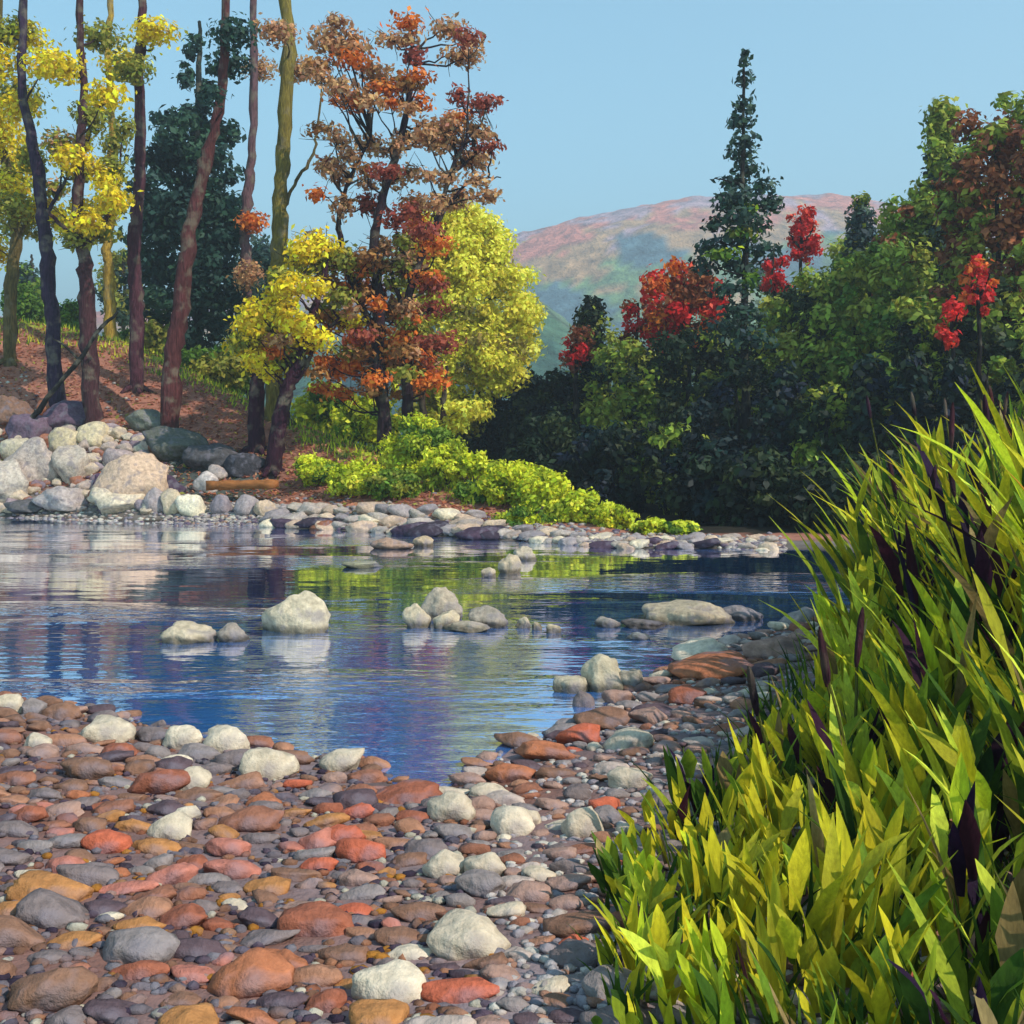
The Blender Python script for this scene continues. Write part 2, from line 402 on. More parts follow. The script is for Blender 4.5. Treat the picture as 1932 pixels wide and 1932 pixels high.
def tree(name, label, u, y, limbs, crown_fn, group=None, bark='3a2430', vb=None, leaf=M_leaf, cat='tree', bk=.8):
    """limbs: lists of (u, v) with start / end width in px; first limb starts at the ground"""
    x0 = at(limbs[0][0][0][0], 800, y)[0]; z0 = gz(x0, y)
    t = thing(name, label, cat, (x0, y, z0), group); org = np.array([x0, y, z0])
    m = MB(); paths = []
    for k, (pts, w0, w1, *dep) in enumerate(limbs):
        dy = dep[0] if dep else 0
        pp = [at(a, b, y+dy*q/(max(1, len(pts)-1))) for q, (a, b) in enumerate(pts)]
        if k == 0: pp[0][2] = z0-.15
        c = dep[1] if len(dep) > 1 else C(bark, bk)
        paths.append(smooth_path(pp, 24))
        if k == 0: limb(m, pp, px(w0/2, y), px(w1/2, y), c, n=max(8, 5*len(pts)), jit=px(1.2, y)); first = m
        else:
            bm_ = MB(); limb(bm_, pp, px(w0/2, y), px(w1/2, y), c, n=max(8, 5*len(pts)), jit=px(1.2, y)); bm_.obj('branch', M_bark, t, org, smooth=True)
    if len(limbs) and name not in ('shrub',):
        for a in range(5):                              # root flare
            th = a*1.256+R.random(); p0 = org+np.array([0, 0, px(9, y)]); r0 = px(limbs[0][1]/2, y)
            limb(m, [p0, org+np.array([math.cos(th)*r0*1.3, math.sin(th)*r0*1.3, .05]), org+np.array([math.cos(th)*r0*2.1, math.sin(th)*r0*2.1, -.12])], r0*.55, r0*.2, C(bark, bk), 5, 0, 6)
    m.obj('trunk', M_bark, t, org, smooth=True)
    if crown_fn:
        c = MB(); crown_fn(c)
        if c.n: c.obj('crown', leaf, t, org)
        if getattr(c, 'cen', None) and group == Lg:       # twigs that carry the leaf masses
            tw = MB(); few = len(c.cen) <= 13; P0 = np.concatenate(paths)
            for q in c.cen:
                cand = P0[(P0[:, 2] < q[2]-.1)]
                if not len(cand): cand = P0
                k0 = cand[np.argmin(np.linalg.norm((cand-q)*[1, 1, .7]+[0, 0, .35], axis=1))]
                if np.linalg.norm(k0-q) > 4.5: continue
                if few and tw.n: tw.obj('twig', M_bark, t, org, smooth=True); tw = MB()
                md = (k0+q)/2+rng.normal(size=3)*.12; md[2] -= .1
                limb(tw, [k0, md, q+[0, 0, .1]], .045, .012, C(bark, bk*.8), 7, .03, 5)
                for _ in range(0 if few else 3):
                    limb(tw, [md*.4+q*.6, q+rng.normal(size=3)*.45], .018, .006, C(bark, bk*.8), 4, .02, 4)
            if tw.n: tw.obj('twig' if few else 'twigs', M_bark, t, org, smooth=True)
    return t

YEL = P('f4d420 e4c420 fadc38 c8a82c', 1.05); OLY = P('8a8a34 a09a3c b0aa40', .85); TAN = P('cc9868 d4a474 bc8860 a87858', 1)
ORG = P('d8702c e47c2c c86428 ec8c38', 1); MAR = P('a04c3c 944438 ac5840', 1); BRN = P('a87440 b47c44 946038', .95)
LIM = P('d4d430 c4c82c e4e244 a8b02a', 1); PYE = P('e4d848 ecdf50 d4c640 f2e460', 1.05); PYD = P('9a8c44 a8964c', .8)
GRN = P('6a8a28 7c962c 5a7a28', .8); FIR = P('2c4a3c 34544a 28443c 3c5c44', .75)
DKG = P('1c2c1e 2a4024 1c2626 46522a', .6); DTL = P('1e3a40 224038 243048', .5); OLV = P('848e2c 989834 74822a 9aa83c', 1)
RED = P('dc2c2c e83c34 c82828 e85038', 1); RUS = P('9a5630 a8623a 84482c', .9); GYG = P('4a6050 566a5c 46585c', .7)

def allpal(*ps): return [c for p in ps for c in p]
# --- trees on the left bank
Lg = 'trees on the left bank'
def cf(lst, y, ls=.13, dens=1.25, extra=None):
    def f(c):
        clumps_px(c, lst, y, ls, dens)
        if extra: extra(c)
    return f
tree('birch_tree', 'thin olive trunk at the far left edge under a drooping yellow leaf mass', 20, 43,
     [([(18, 640), (20, 560), (28, 490), (30, 420), (15, 330), (-10, 180), (0, 60), (-8, -150)], 26, 10), ([(28, 470), (60, 400), (100, 380)], 9, 4, .5)],
     cf([(25, 300, 90, 130, YEL), (20, 350, 90, 70, OLY), (70, 395, 120, 50, YEL), (20, 395, 110, 70, OLY), (95, 410, 90, 50, OLY), (-10, 240, 120, 120, YEL), (30, 180, 110, 70, OLY), (-20, 120, 120, 90, YEL), (50, 70, 90, 60, YEL), (15, 360, 110, 70, YEL), (60, 300, 70, 60, OLY), (40, 430, 80, 50, OLY), (-15, 470, 80, 70, YEL)], 43), Lg, '6a5a34')
tree('birch_tree', 'slender dark trunk leaning left, second from the left edge, yellow leaves at mid height', 100, 39.5,
     [([(108, 718), (100, 640), (92, 540), (84, 440), (72, 330), (60, 260), (40, 150), (45, 20), (40, -170)], 30, 12), ([(88, 400), (130, 330), (150, 290)], 8, 3, .8)],
     cf([(135, 300, 80, 60, YEL), (150, 325, 60, 40, OLY), (112, 270, 70, 60, TAN[:2]+OLY), (105, 355, 60, 40, OLY+TAN[:1]), (40, 200, 80, 60, YEL), (90, 120, 100, 70, YEL), (20, 60, 100, 60, OLY)], 39.5), Lg, '3c2c40')
tree('maple_tree', 'dark trunk forking in a Y under bright yellow leaves, its base at the grey boulders', 175, 38,
     [([(178, 762), (170, 700), (166, 600), (162, 520), (158, 470), (152, 440), (146, 400), (150, 300), (158, 180), (150, 40), (158, -170)], 34, 10),
      ([(160, 500), (140, 450), (110, 420), (88, 395)], 14, 5, -.5), ([(158, 480), (185, 430), (210, 395), (230, 330)], 12, 4, .6)],
     cf([(165, 420, 70, 60, YEL), (195, 395, 70, 60, YEL), (215, 375, 80, 60, YEL), (185, 440, 90, 40, OLY), (205, 345, 60, 60, YEL), (215, 320, 60, 60, OLY), (160, 270, 40, 40, YEL), (150, 390, 50, 40, YEL), (145, 455, 70, 40, OLY), (200, 180, 90, 60, YEL), (120, 130, 90, 60, YEL), (190, 70, 100, 60, OLY), (235, 240, 40, 50, OLY), (130, 430, 60, 46, YEL), (185, 320, 70, 50, YEL), (225, 380, 50, 50, OLY), (175, 230, 60, 50, OLY)], 38, .13), Lg, '4a2c30')
tree('birch_tree', 'golden tan trunk standing behind the forked dark trunk', 208, 47,
     [([(212, 640), (208, 600), (205, 540), (206, 500), (202, 470), (208, 400), (212, 280), (204, 100), (210, 0), (206, -150)], 24, 9, 0, C('b08c3c', .8))],
     cf([(215, 270, 60, 50, OLY), (170, 210, 80, 50, OLY), (230, 120, 90, 60, YEL)], 47), Lg, 'a8843c')
tree('maple_tree', 'straight dark trunk with a wine red streak, between the golden trunk and the fir', 258, 41,
     [([(258, 705), (258, 600), (256, 530), (255, 440), (262, 360), (264, 260), (262, 120), (268, 0), (262, -170)], 28, 14)],
     cf([(250, 130, 90, 60, OLY), (290, 60, 100, 60, YEL)], 41), Lg, '55303a')
fy_ = MB()
tree('fir_tree', 'dark blue green fir behind the leaning trunk', 385, 52,
     [([(372, 690), (372, 500), (372, 300), (375, 120), (376, 40)], 22, 6)],
     lambda c: (fill_crown(c, 376, 520, 260, 340, 52, FIR, 150, 60, 36, .22), fill_crown(c, 362, 330, 190, 280, 52, FIR, 90, 50, 34, .22), fill_crown(c, 372, 160, 60, 200, 52, FIR, 20, 36, 26, .2)), Lg, '2a2c28', leaf=M_dark)
tree('pine_tree', 'reddish brown trunk leaning right in front of the blue green fir', 320, 37.5,
     [([(318, 752), (324, 690), (338, 600), (350, 500), (362, 420), (385, 320), (402, 255), (420, 150), (425, 40), (432, -160)], 36, 13)],
     cf([(430, 120, 90, 60, FIR), (400, 180, 60, 40, FIR), (440, 60, 100, 60, FIR)], 37.5), Lg, '5a3030')
tree('birch_tree', 'grey mauve trunk with an orange tuft, between the fir and the tall golden trunk', 462, 50,
     [([(478, 700), (472, 600), (465, 500), (462, 420), (470, 340), (475, 270), (480, 120), (478, 0), (482, -170)], 26, 10)],
     cf([(478, 418, 62, 46, ORG), (470, 520, 60, 60, TAN), (500, 560, 60, 70, GYG), (490, 130, 70, 50, TAN)], 50), Lg, '6c4c50')
tree('birch_tree', 'tall trunk lit golden on one side, rising behind the low yellow tree', 530, 40,
     [([(520, 780), (515, 620), (520, 540), (528, 440), (532, 340), (536, 250), (544, 100), (540, -40), (548, -190)], 36, 20, 0, C('8a7838', .7)),
      ([(530, 400), (560, 340), (590, 290), (600, 230), (610, 130)], 8, 3, .6)],
     cf([(560, 130, 80, 50, TAN), (520, 60, 90, 50, TAN)], 40), Lg, '6a5a34')
# low yellow tree with two dark stems
yl = []
for (u, v, w, h) in [(595, 465, 110, 60), (600, 495, 90, 60), (560, 500, 50, 50), (530, 520, 60, 40), (650, 490, 60, 50), (520, 560, 60, 50), (480, 590, 70, 60), (505, 610, 70, 60), (470, 625, 80, 60), (460, 645, 70, 40), (500, 655, 80, 50), (540, 590, 60, 60), (560, 610, 90, 50), (620, 590, 90, 50), (660, 605, 60, 50), (570, 650, 70, 50), (600, 640, 80, 40), (540, 670, 80, 60), (560, 690, 60, 50), (510, 700, 50, 50), (545, 540, 70, 60), (480, 680, 50, 50), (590, 540, 70, 50), (640, 560, 60, 40), (575, 475, 60, 50)]:
    yl.append((u, v, w, h, YEL if R.random() < .75 else OLY))
yl += [(520, 665, 50, 24, ORG), (560, 665, 40, 20, ORG), (525, 640, 60, 30, TAN)]
tree('maple_tree', 'low bright yellow maple on a crooked dark trunk at the top of the bank', 515, 34.5,
     [([(512, 892), (522, 820), (535, 760), (548, 715), (565, 680), (580, 620), (600, 560), (615, 500)], 34, 9, 0), ([(545, 725), (575, 700), (590, 660), (640, 600)], 14, 4, .4)],
     cf(yl, 34.5, .12, 1.3), Lg, '3a1c2a')
tree('maple_tree', 'short dark wine stem left of the crooked yellow maple', 483, 36.5,
     [([(484, 800), (486, 740), (488, 690), (492, 620), (505, 560)], 34, 10)],
     cf([(450, 655, 60, 36, YEL), (495, 640, 70, 50, YEL), (520, 590, 60, 50, YEL), (470, 610, 60, 50, OLY)], 36.5, .12), Lg, '3c1c2c')
# orange maple leaning over the slope
ol = []
strokes = [(650, 290, 'T'), (700, 270, 'T'), (760, 265, 'T'), (820, 280, 'T'), (880, 270, 'M'), (900, 300, 'T'), (640, 330, 'T'), (690, 340, 'T'), (745, 330, 'T'), (800, 330, 'T'), (850, 330, 'T'), (905, 335, 'T'), (880, 365, 'T'), (920, 365, 'T'), (590, 370, 'O'), (650, 390, 'B'), (700, 395, 'M'), (735, 410, 'M'), (650, 400, 'T'), (690, 375, 'M'), (820, 380, 'T'), (860, 380, 'T'), (780, 380, 'B'), (790, 420, 'O'), (800, 430, 'M'), (770, 400, 'M'), (830, 460, 'O'), (800, 445, 'M'), (730, 460, 'T'), (700, 480, 'B'), (760, 490, 'T'), (660, 500, 'B'), (700, 510, 'M'), (720, 540, 'M'), (780, 510, 'M'), (800, 525, 'O'), (820, 540, 'M'), (760, 560, 'T'), (690, 560, 'M'), (730, 590, 'B'), (770, 600, 'O'), (810, 590, 'M'), (720, 620, 'O'), (660, 620, 'O'), (690, 640, 'M'), (760, 630, 'O'), (800, 650, 'M'), (840, 640, 'M'), (840, 655, 'M'), (730, 670, 'O'), (780, 680, 'O'), (680, 690, 'O'), (640, 700, 'O'), (620, 680, 'O'), (800, 690, 'M'), (820, 710, 'O'), (700, 720, 'B'), (740, 700, 'B'), (610, 730, 'O'), (640, 750, 'O'), (600, 700, 'B'), (670, 660, 'B'), (760, 740, 'B')]
pm = {'T': TAN, 'B': BRN, 'O': ORG, 'M': MAR}
for (u, v, k) in strokes: ol.append((u+R.uniform(-8, 8), v+R.uniform(-8, 8), R.uniform(46, 84), R.uniform(28, 46), pm[k]))
for k in range(60): ol.append((R.uniform(600, 930), R.uniform(40, 330), R.uniform(46, 84), R.uniform(26, 46), R.choice([TAN, TAN, TAN, BRN, MAR, ORG])))
for k in range(60): ol.append((R.uniform(590, 800), R.uniform(430, 740), R.uniform(40, 70), R.uniform(26, 40), R.choice([TAN, BRN, OLY, ORG])))
tree('maple_tree', 'rusty orange and maroon maple leaning right over the slope', 700, 36,
     [([(728, 800), (722, 740), (712, 660), (715, 560), (705, 470), (720, 380), (745, 300), (770, 200), (790, 90)], 30, 8),
      ([(770, 800), (768, 700), (765, 600), (790, 500), (820, 430), (850, 330), (880, 260)], 22, 5, -.6),
      ([(712, 640), (660, 520), (640, 430), (655, 350), (700, 260)], 16, 5, .6),
      ([(820, 430), (880, 345), (945, 335)], 7, 2, .3), ([(850, 330), (900, 290), (940, 265)], 6, 2, .2), ([(765, 600), (740, 500), (800, 460)], 10, 3)],
     cf(ol, 36, .125, .85), Lg, '33222a')
tree('linden_tree', 'broad pale yellow rounded tree at the end of the left woods', 880, 45,
     [([(850, 850), (845, 780), (850, 700), (870, 600), (890, 520)], 22, 7), ([(868, 600), (900, 570), (945, 560)], 8, 3), ([(860, 640), (830, 560), (840, 480)], 9, 3)],
     lambda c: (fill_crown(c, 876, 590, 262, 390, 45, PYE*5+PYD, 260, 56, 40, .13, .8, hollow=.5), fill_crown(c, 850, 480, 190, 200, 45, PYE*3+OLY, 80, 52, 40, .13, .8),
                fill_crown(c, 850, 770, 180, 90, 45, PYE+OLY, 40, 56, 30, .17, .8)), Lg, '4a4030')
tree('linden_tree', 'small yellow sapling with upright stems below the orange maple', 820, 40,
     [([(800, 830), (798, 760), (800, 690), (805, 640)], 16, 5), ([(832, 840), (838, 760), (842, 690)], 16, 5)],
     cf([(835, 730, 30, 90, PYE), (700, 725, 16, 80, LIM), (745, 735, 18, 70, LIM), (870, 770, 100, 30, PYE), (860, 800, 60, 40, PYE), (815, 790, 20, 40, PYE)], 40, .13), Lg, '3a2c24')
tree('oak_tree', 'hazy grey green tree far behind the golden trunk', 232, 72, [([(232, 640), (234, 560), (232, 480)], 10, 4)], lambda c: fill_crown(c, 232, 545, 70, 170, 72, GYG+OLY, 34, 40, 30, .22), Lg, '4a4038')
tree('oak_tree', 'hazy blue green tree far behind the tall golden trunk', 505, 70, [([(505, 700), (506, 600), (505, 480)], 10, 4)], lambda c: fill_crown(c, 505, 560, 90, 230, 70, GYG+GYG+FIR, 44, 44, 34, .22), Lg, '4a4038')
tree('oak_tree', 'hazy olive tree far behind the two leftmost trunks', 60, 72, [([(62, 600), (60, 540), (60, 480)], 10, 4)], lambda c: fill_crown(c, 55, 560, 60, 130, 72, GYG+OLY+GRN, 26, 36, 28, .22), Lg, '4a4038')
# fill behind the left woods: low green growth beyond the crest
def bush(label, u, v, w, h, y, pal, group, name='shrub', ls=.1, dens=1.0, nt=40, cw=.33, mat=None):
    x0 = at(u, 800, y)[0]; z0 = gz(x0, y); org = np.array([x0, y, z0])
    t = thing(name, label, 'shrub', org, group)
    m = MB()
    for k in range(5):
        a = R.uniform(-.9, .9); limb(m, [org+[0, 0, -.05], org+[a*px(w/5, y), R.uniform(-.2, .2), px(h*.3, y)], org+[a*px(w/2.6, y), R.uniform(-.3, .3), px(h*.6, y)]], .035, .012, C('4a3a28', .7), 6)
    m.obj('stem', M_bark, t, org, smooth=True)
    c = MB(); fill_crown(c, u, v, w*.95, h*.95, y, pal, nt, w*cw, h*cw, ls, dens*1.5); c.obj('foliage', mat or M_leaf, t, org)
    return t
Bg = 'low green bushes behind the bank crest'
for (u, v, w, h, y, pal, lb) in [(45, 590, 70, 110, 56, GRN, 'green bush beyond the crest between the two leftmost trunks'), (135, 610, 60, 80, 55, GRN, 'green bush beyond the crest left of the forked trunk'),
     (225, 650, 70, 60, 53, GRN, 'green bush at the foot of the golden trunk'), (300, 650, 90, 80, 50, GRN+OLY, 'green bush left of the leaning reddish trunk'),
     (410, 700, 170, 90, 49, GRN+OLY, 'wide olive bush at the foot of the blue green fir'), (620, 775, 130, 100, 43, GRN+LIM, 'green bush below the orange maple'), (690, 800, 130, 90, 41, GRN+LIM, 'green bush at the foot of the leaning maple')]:
    bush(lb, u, v, w, h, y, pal, Bg, ls=.16, nt=46)
Sg = 'lime bushes along the far bank'
for (u, v, w, h, y, pal, lb) in [(600, 890, 110, 60, 33, LIM+GRN, 'small lime bush left of the drooping one on the slope'), (668, 905, 100, 76, 31.5, LIM, 'drooping lime bush hanging over the pale shore stones'), (740, 915, 110, 60, 31, GRN+OLV, 'low dark green bush on the slope above the stones'),
     (790, 850, 120, 110, 33, LIM+GRN, 'tall yellow green bush at the end of the brown slope'), (845, 885, 110, 100, 31.5, LIM, 'yellow green bush in the middle of the far bank'), (895, 880, 60, 60, 31, LIM, 'small round lime bush beside the dark wood'), (900, 935, 90, 70, 30, GRN+LIM, 'green bush low over the shore stones'),
     (965, 915, 120, 90, 29.5, LIM, 'rounded bright lime bush, largest of the right group'), (1035, 935, 120, 90, 28.5, LIM, 'bright lime bush right of the largest one'), (1090, 965, 90, 70, 27.5, LIM, 'sloping lime bush nearer the water'), (1000, 985, 120, 50, 27.5, LIM+GRN, 'flat lime growth at the foot of the large bush'),
     (1160, 978, 80, 50, 26.8, LIM, 'small lime bush between two gaps on the point'), (1225, 993, 60, 34, 26, LIM, 'little lime tuft near the tip of the bank'), (1280, 998, 70, 28, 25.8, LIM+GRN, 'last low lime tuft on the far bank')]:
    bush(lb, u, v, w, h, y, pal, Sg, ls=.085, nt=44)

# --- the wood on the right
Rg = 'trees of the dark wood across the river'
def wood(name, label, u, vt, vb, w, y, pal, shape='round', n=70, cw=46, ch=34, ls=.19, mat=M_dark, tw=16, bark='1c1618', dens=.9):
    h = vb-vt
    x0 = at(u, 800, y)[0]; z0 = gz(x0, y); vbase = HOR+(H-z0)/y*K
    tree(name, label, u, y, [([(u, vbase), (u+R.uniform(-6, 6), (vbase+vt)/2), (u+R.uniform(-4, 4), vt+h*.12)], tw, 4),
         ([(u, vb-h*.3), (u-w*.2, vb-h*.45), (u-w*.33, vb-h*.6)], 6, 2, .6), ([(u, vb-h*.35), (u+w*.2, vb-h*.5), (u+w*.33, vb-h*.7)], 6, 2, -.6)],
         lambda c: fill_crown(c, u, (vt+vb)/2, w, h, y, pal, n, cw, ch, ls, dens, shape, .45), Rg, bark, leaf=mat)
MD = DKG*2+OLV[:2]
W_ = [
 ('pine_tree', 'low black green tree where the wood meets the pale yellow tree', 905, 775, 960, 150, 50, DKG, 'round', 60),
 ('pine_tree', 'black green tree second from the left end of the wood', 965, 712, 970, 150, 47, DKG+DTL[:1], 'round', 80),
 ('pine_tree', 'black green tree under the bluish hill', 1035, 662, 980, 150, 45, DKG+DTL[:1], 'round', 90),
 ('fir_tree', 'dark fir with a small notched tip against the misty hill', 1115, 570, 980, 120, 44, DKG+OLV[:1], 'cone', 90),
 ('maple_tree', 'small dull red maple left of the notched fir tip', 1092, 612, 700, 56, 42.5, RUS+RED[:1], 'round', 16),
 ('oak_tree', 'dark olive oak with a yellow green top left of the red maple', 1185, 640, 970, 160, 40, OLV+OLV+DKG[:2], 'round', 80),
 ('maple_tree', 'small rust red maple left of the big scarlet one', 1205, 560, 650, 70, 43, RUS+RED[:2], 'round', 22),
 ('maple_tree', 'big scarlet maple left of the tall lone pine', 1290, 490, 665, 150, 41, RED+RED+RUS+RUS+ORG, 'round', 44),
 ('oak_tree', 'dark tree below the scarlet maple', 1300, 600, 980, 170, 39.5, DKG+OLV[:1], 'round', 90),
 ('oak_tree', 'round green oak low at the water, brighter than the trees around it', 1265, 790, 960, 140, 33, OLV+GRN[:1]+DKG, 'round', 60),
 ('pine_tree', 'teal black tree low at the water below the lime bushes', 1150, 800, 1010, 160, 34, DTL+DKG, 'round', 70),
 ('pine_tree', 'black tree low behind the rounded lime bushes', 1050, 780, 980, 160, 38, DKG, 'round', 70),
 ('maple_tree', 'scarlet maple leaning right of the tall lone pine', 1512, 395, 500, 70, 44, RED, 'round', 26),
 ('maple_tree', 'narrow scarlet maple just below the leaning scarlet one', 1463, 460, 560, 44, 43, RED, 'round', 14),
 ('fir_tree', 'grey green fir on the skyline between the scarlet maples and the oaks', 1625, 375, 900, 100, 42, GYG+OLV[:1], 'cone', 80),
 ('oak_tree', 'olive oak right of the tall lone pine', 1520, 520, 960, 230, 38, OLV+OLV+OLV+DKG[:2], 'round', 170),
 ('oak_tree', 'large olive green oak in the middle of the wood', 1640, 450, 960, 240, 36.5, OLV+GRN[:1], 'round', 190),
 ('maple_tree', 'rust brown maple above the large olive oak', 1735, 345, 700, 220, 39, RUS+OLV+OLV+GRN[:1], 'round', 120),
 ('fir_tree', 'dark purple green fir rising to the top near the right edge', 1775, 205, 760, 170, 38, GYG+OLV+OLV, 'cone', 150),
 ('maple_tree', 'tall orange brown maple at the right edge', 1880, 170, 700, 200, 33, RUS+RUS+OLV, 'round', 170),
 ('maple_tree', 'orange brown maple beyond the right edge of the wood', 2010, 130, 700, 200, 31, RUS+OLV, 'round', 100),
 ('maple_tree', 'scarlet sapling hanging beside the right edge', 1848, 478, 600, 60, 29.5, RED+ORG[:1], 'round', 18),
 ('maple_tree', 'small scarlet sapling below the other one near the right edge', 1793, 560, 660, 44, 29, RED, 'round', 12),
 ('oak_tree', 'dark olive tree below the tall orange brown maple', 1860, 540, 1000, 220, 31, DKG+OLV, 'round', 130),
 ('oak_tree', 'dark green tree right of the olive oak', 1750, 560, 1000, 210, 32, OLV+OLV+DKG, 'round', 130),
 ('pine_tree', 'dark tree in the right corner behind the reeds', 1960, 600, 1000, 200, 28, DKG+DKG+OLV, 'round', 100),
 ('pine_tree', 'black tree standing at the water below the tall lone pine', 1390, 660, 1010, 160, 35, DKG+DTL, 'round', 90),
 ('fir_tree', 'blue black fir at the water right of the lone pine', 1480, 700, 1020, 120, 32, DTL+DKG, 'cone', 90),
 ('oak_tree', 'green streaked tree at the water in the middle of the wood', 1560, 720, 1020, 130, 31, OLV+DKG, 'round', 70),
 ('fir_tree', 'blue black fir at the water with a narrow tip', 1640, 690, 1025, 120, 30, DTL+DKG, 'cone', 90),
 ('fir_tree', 'blue black fir just left of the tall reeds', 1720, 680, 1025, 130, 29, DTL+DKG, 'cone', 90),
 ('fir_tree', 'teal fir behind the tallest reeds', 1800, 690, 1030, 120, 28, DTL+DKG[:1], 'cone', 80),
 ('pine_tree', 'black tree at the water under the round green oak', 1330, 820, 1015, 150, 30, DTL+DKG+DKG, 'round', 70),
 ('pine_tree', 'low black tree at the water right of the last lime tuft', 1430, 850, 1025, 150, 28.5, DKG, 'round', 60),
 ('pine_tree', 'low black tree at the water left of the reeds', 1570, 860, 1030, 150, 27, DKG, 'round', 60),
 ('oak_tree', 'hazy green oak in the back row left of the scarlet maple', 1160, 625, 980, 190, 52, OLV+DKG, 'round', 110),
 ('oak_tree', 'hazy olive oak in the back row behind the scarlet maple', 1330, 575, 980, 220, 52, OLV+OLV+DKG, 'round', 130),
 ('oak_tree', 'green oak in the back row right of the lone pine', 1470, 525, 960, 200, 50, OLV+OLV+GRN[:1]+DKG[:2], 'round', 120),
 ('oak_tree', 'bright green oak in the back row under the grey green fir', 1600, 455, 960, 210, 50, OLV+GRN+DKG[:1], 'round', 130),
 ('oak_tree', 'green oak in the back row below the rust brown maple', 1720, 400, 960, 220, 48, OLV+GRN+RUS[:1], 'round', 140),
 ('oak_tree', 'green oak in the back row filling the right edge', 1860, 300, 960, 240, 46, OLV+OLV+RUS+DKG[:1], 'round', 160),
 ('pine_tree', 'low black tree at the water behind the reeds', 1700, 860, 1035, 150, 26, DKG, 'round', 60),
]
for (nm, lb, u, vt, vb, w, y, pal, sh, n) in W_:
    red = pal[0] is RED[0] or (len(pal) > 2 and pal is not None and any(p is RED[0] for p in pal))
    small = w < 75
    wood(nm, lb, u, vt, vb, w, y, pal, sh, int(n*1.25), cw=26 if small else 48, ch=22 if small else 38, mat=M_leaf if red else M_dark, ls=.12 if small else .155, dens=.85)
# the tall lone pine
def pine(c):
    lay = [(1405, 262, 60, 40), (1400, 290, 66, 44), (1408, 320, 60, 46), (1385, 345, 60, 40), (1395, 372, 90, 44), (1440, 350, 60, 36), (1370, 385, 70, 40), (1448, 385, 66, 40), (1400, 410, 100, 44), (1350, 425, 60, 34), (1425, 430, 70, 44), (1390, 455, 90, 40), (1340, 470, 70, 36), (1440, 470, 80, 36), (1330, 500, 70, 40), (1385, 500, 80, 46), (1420, 515, 70, 46), (1375, 545, 90, 46), (1400, 590, 100, 50), (1370, 620, 110, 50), (1420, 640, 100, 50), (1403, 200, 46, 40), (1405, 150, 36, 40), (1398, 230, 56, 36), (1406, 110, 24, 40)]
    clumps_px(c, [(u, v, w, h, GYG+FIR) for (u, v, w, h) in lay], 35, .15, .9, .4)
    clumps_px(c, [(1410, 395, 36, 34, LIM[1:2]+GRN), (1400, 440, 60, 30, GRN+OLY), (1375, 480, 60, 26, GRN+LIM[1:2]), (1415, 530, 36, 50, GRN), (1350, 480, 50, 24, GRN)], 34.3, .14, .8, .2)
tree('pine_tree', 'tall lone ragged pine rising above the wood against the sky', 1405, 35,
     [([(1405, 1010), (1408, 800), (1404, 640), (1406, 480), (1402, 330), (1404, 100)], 22, 4)] +
     [([(1405, v), (1405+s*30, v-8), (1405+s*55, v-14)], 5, 2, .4*s) for v, s in ((520, -1), (500, 1), (470, -1), (440, 1), (400, 1), (410, -1), (360, 1), (350, -1))],
     pine, Rg, '1e1a1c', leaf=M_dark)

# fallen branch and timber
fb = MB(); limb(fb, [at(40, 812, 38), at(95, 745, 37.4), at(150, 680, 37), at(190, 620, 36.8), at(222, 588, 36.7)], .10, .05, C('22201e'), 14, .02)
limb(fb, [at(150, 680, 37), at(120, 650, 37), at(100, 640, 37)], .05, .02, C('22201e'), 6)
tag(fb.obj('fallen_branch', M_bark, smooth=True), 'thin black broken branch slanting up from the bank to the forked trunk', 'branch')
def board(mb, a, b, h, t, col):
    a, b = np.array(a), np.array(b); d = unit((b-a)[None])[0]; s = unit(np.cross(d, [0, 0, 1])[None])[0]; upv = np.cross(s, d)
    n = 10; vs_ = []
    for k in range(n+1):
        c = a+(b-a)*k/n; j = 1+.12*rng.normal()
        for (p, q) in ((-1, -1), (1, -1), (1, 1), (-1, 1)): vs_.append(c+s*p*t/2*j+upv*q*h/2*j)
    f = [[k*4+i_, k*4+(i_+1) % 4, k*4+4+(i_+1) % 4, k*4+4+i_] for k in range(n) for i_ in range(4)]+[[3, 2, 1, 0], [n*4, n*4+1, n*4+2, n*4+3]]
    mb.add(vs_, f, col)
lg = MB(); yb = 32.3; board(lg, at(395, 916, yb+.5), at(522, 913, yb-.3), .26, .3, C('a8683a', .8))
tag(lg.obj('timber', M_wood), 'rusty brown timber beam lying on the far shore stones', 'timber')

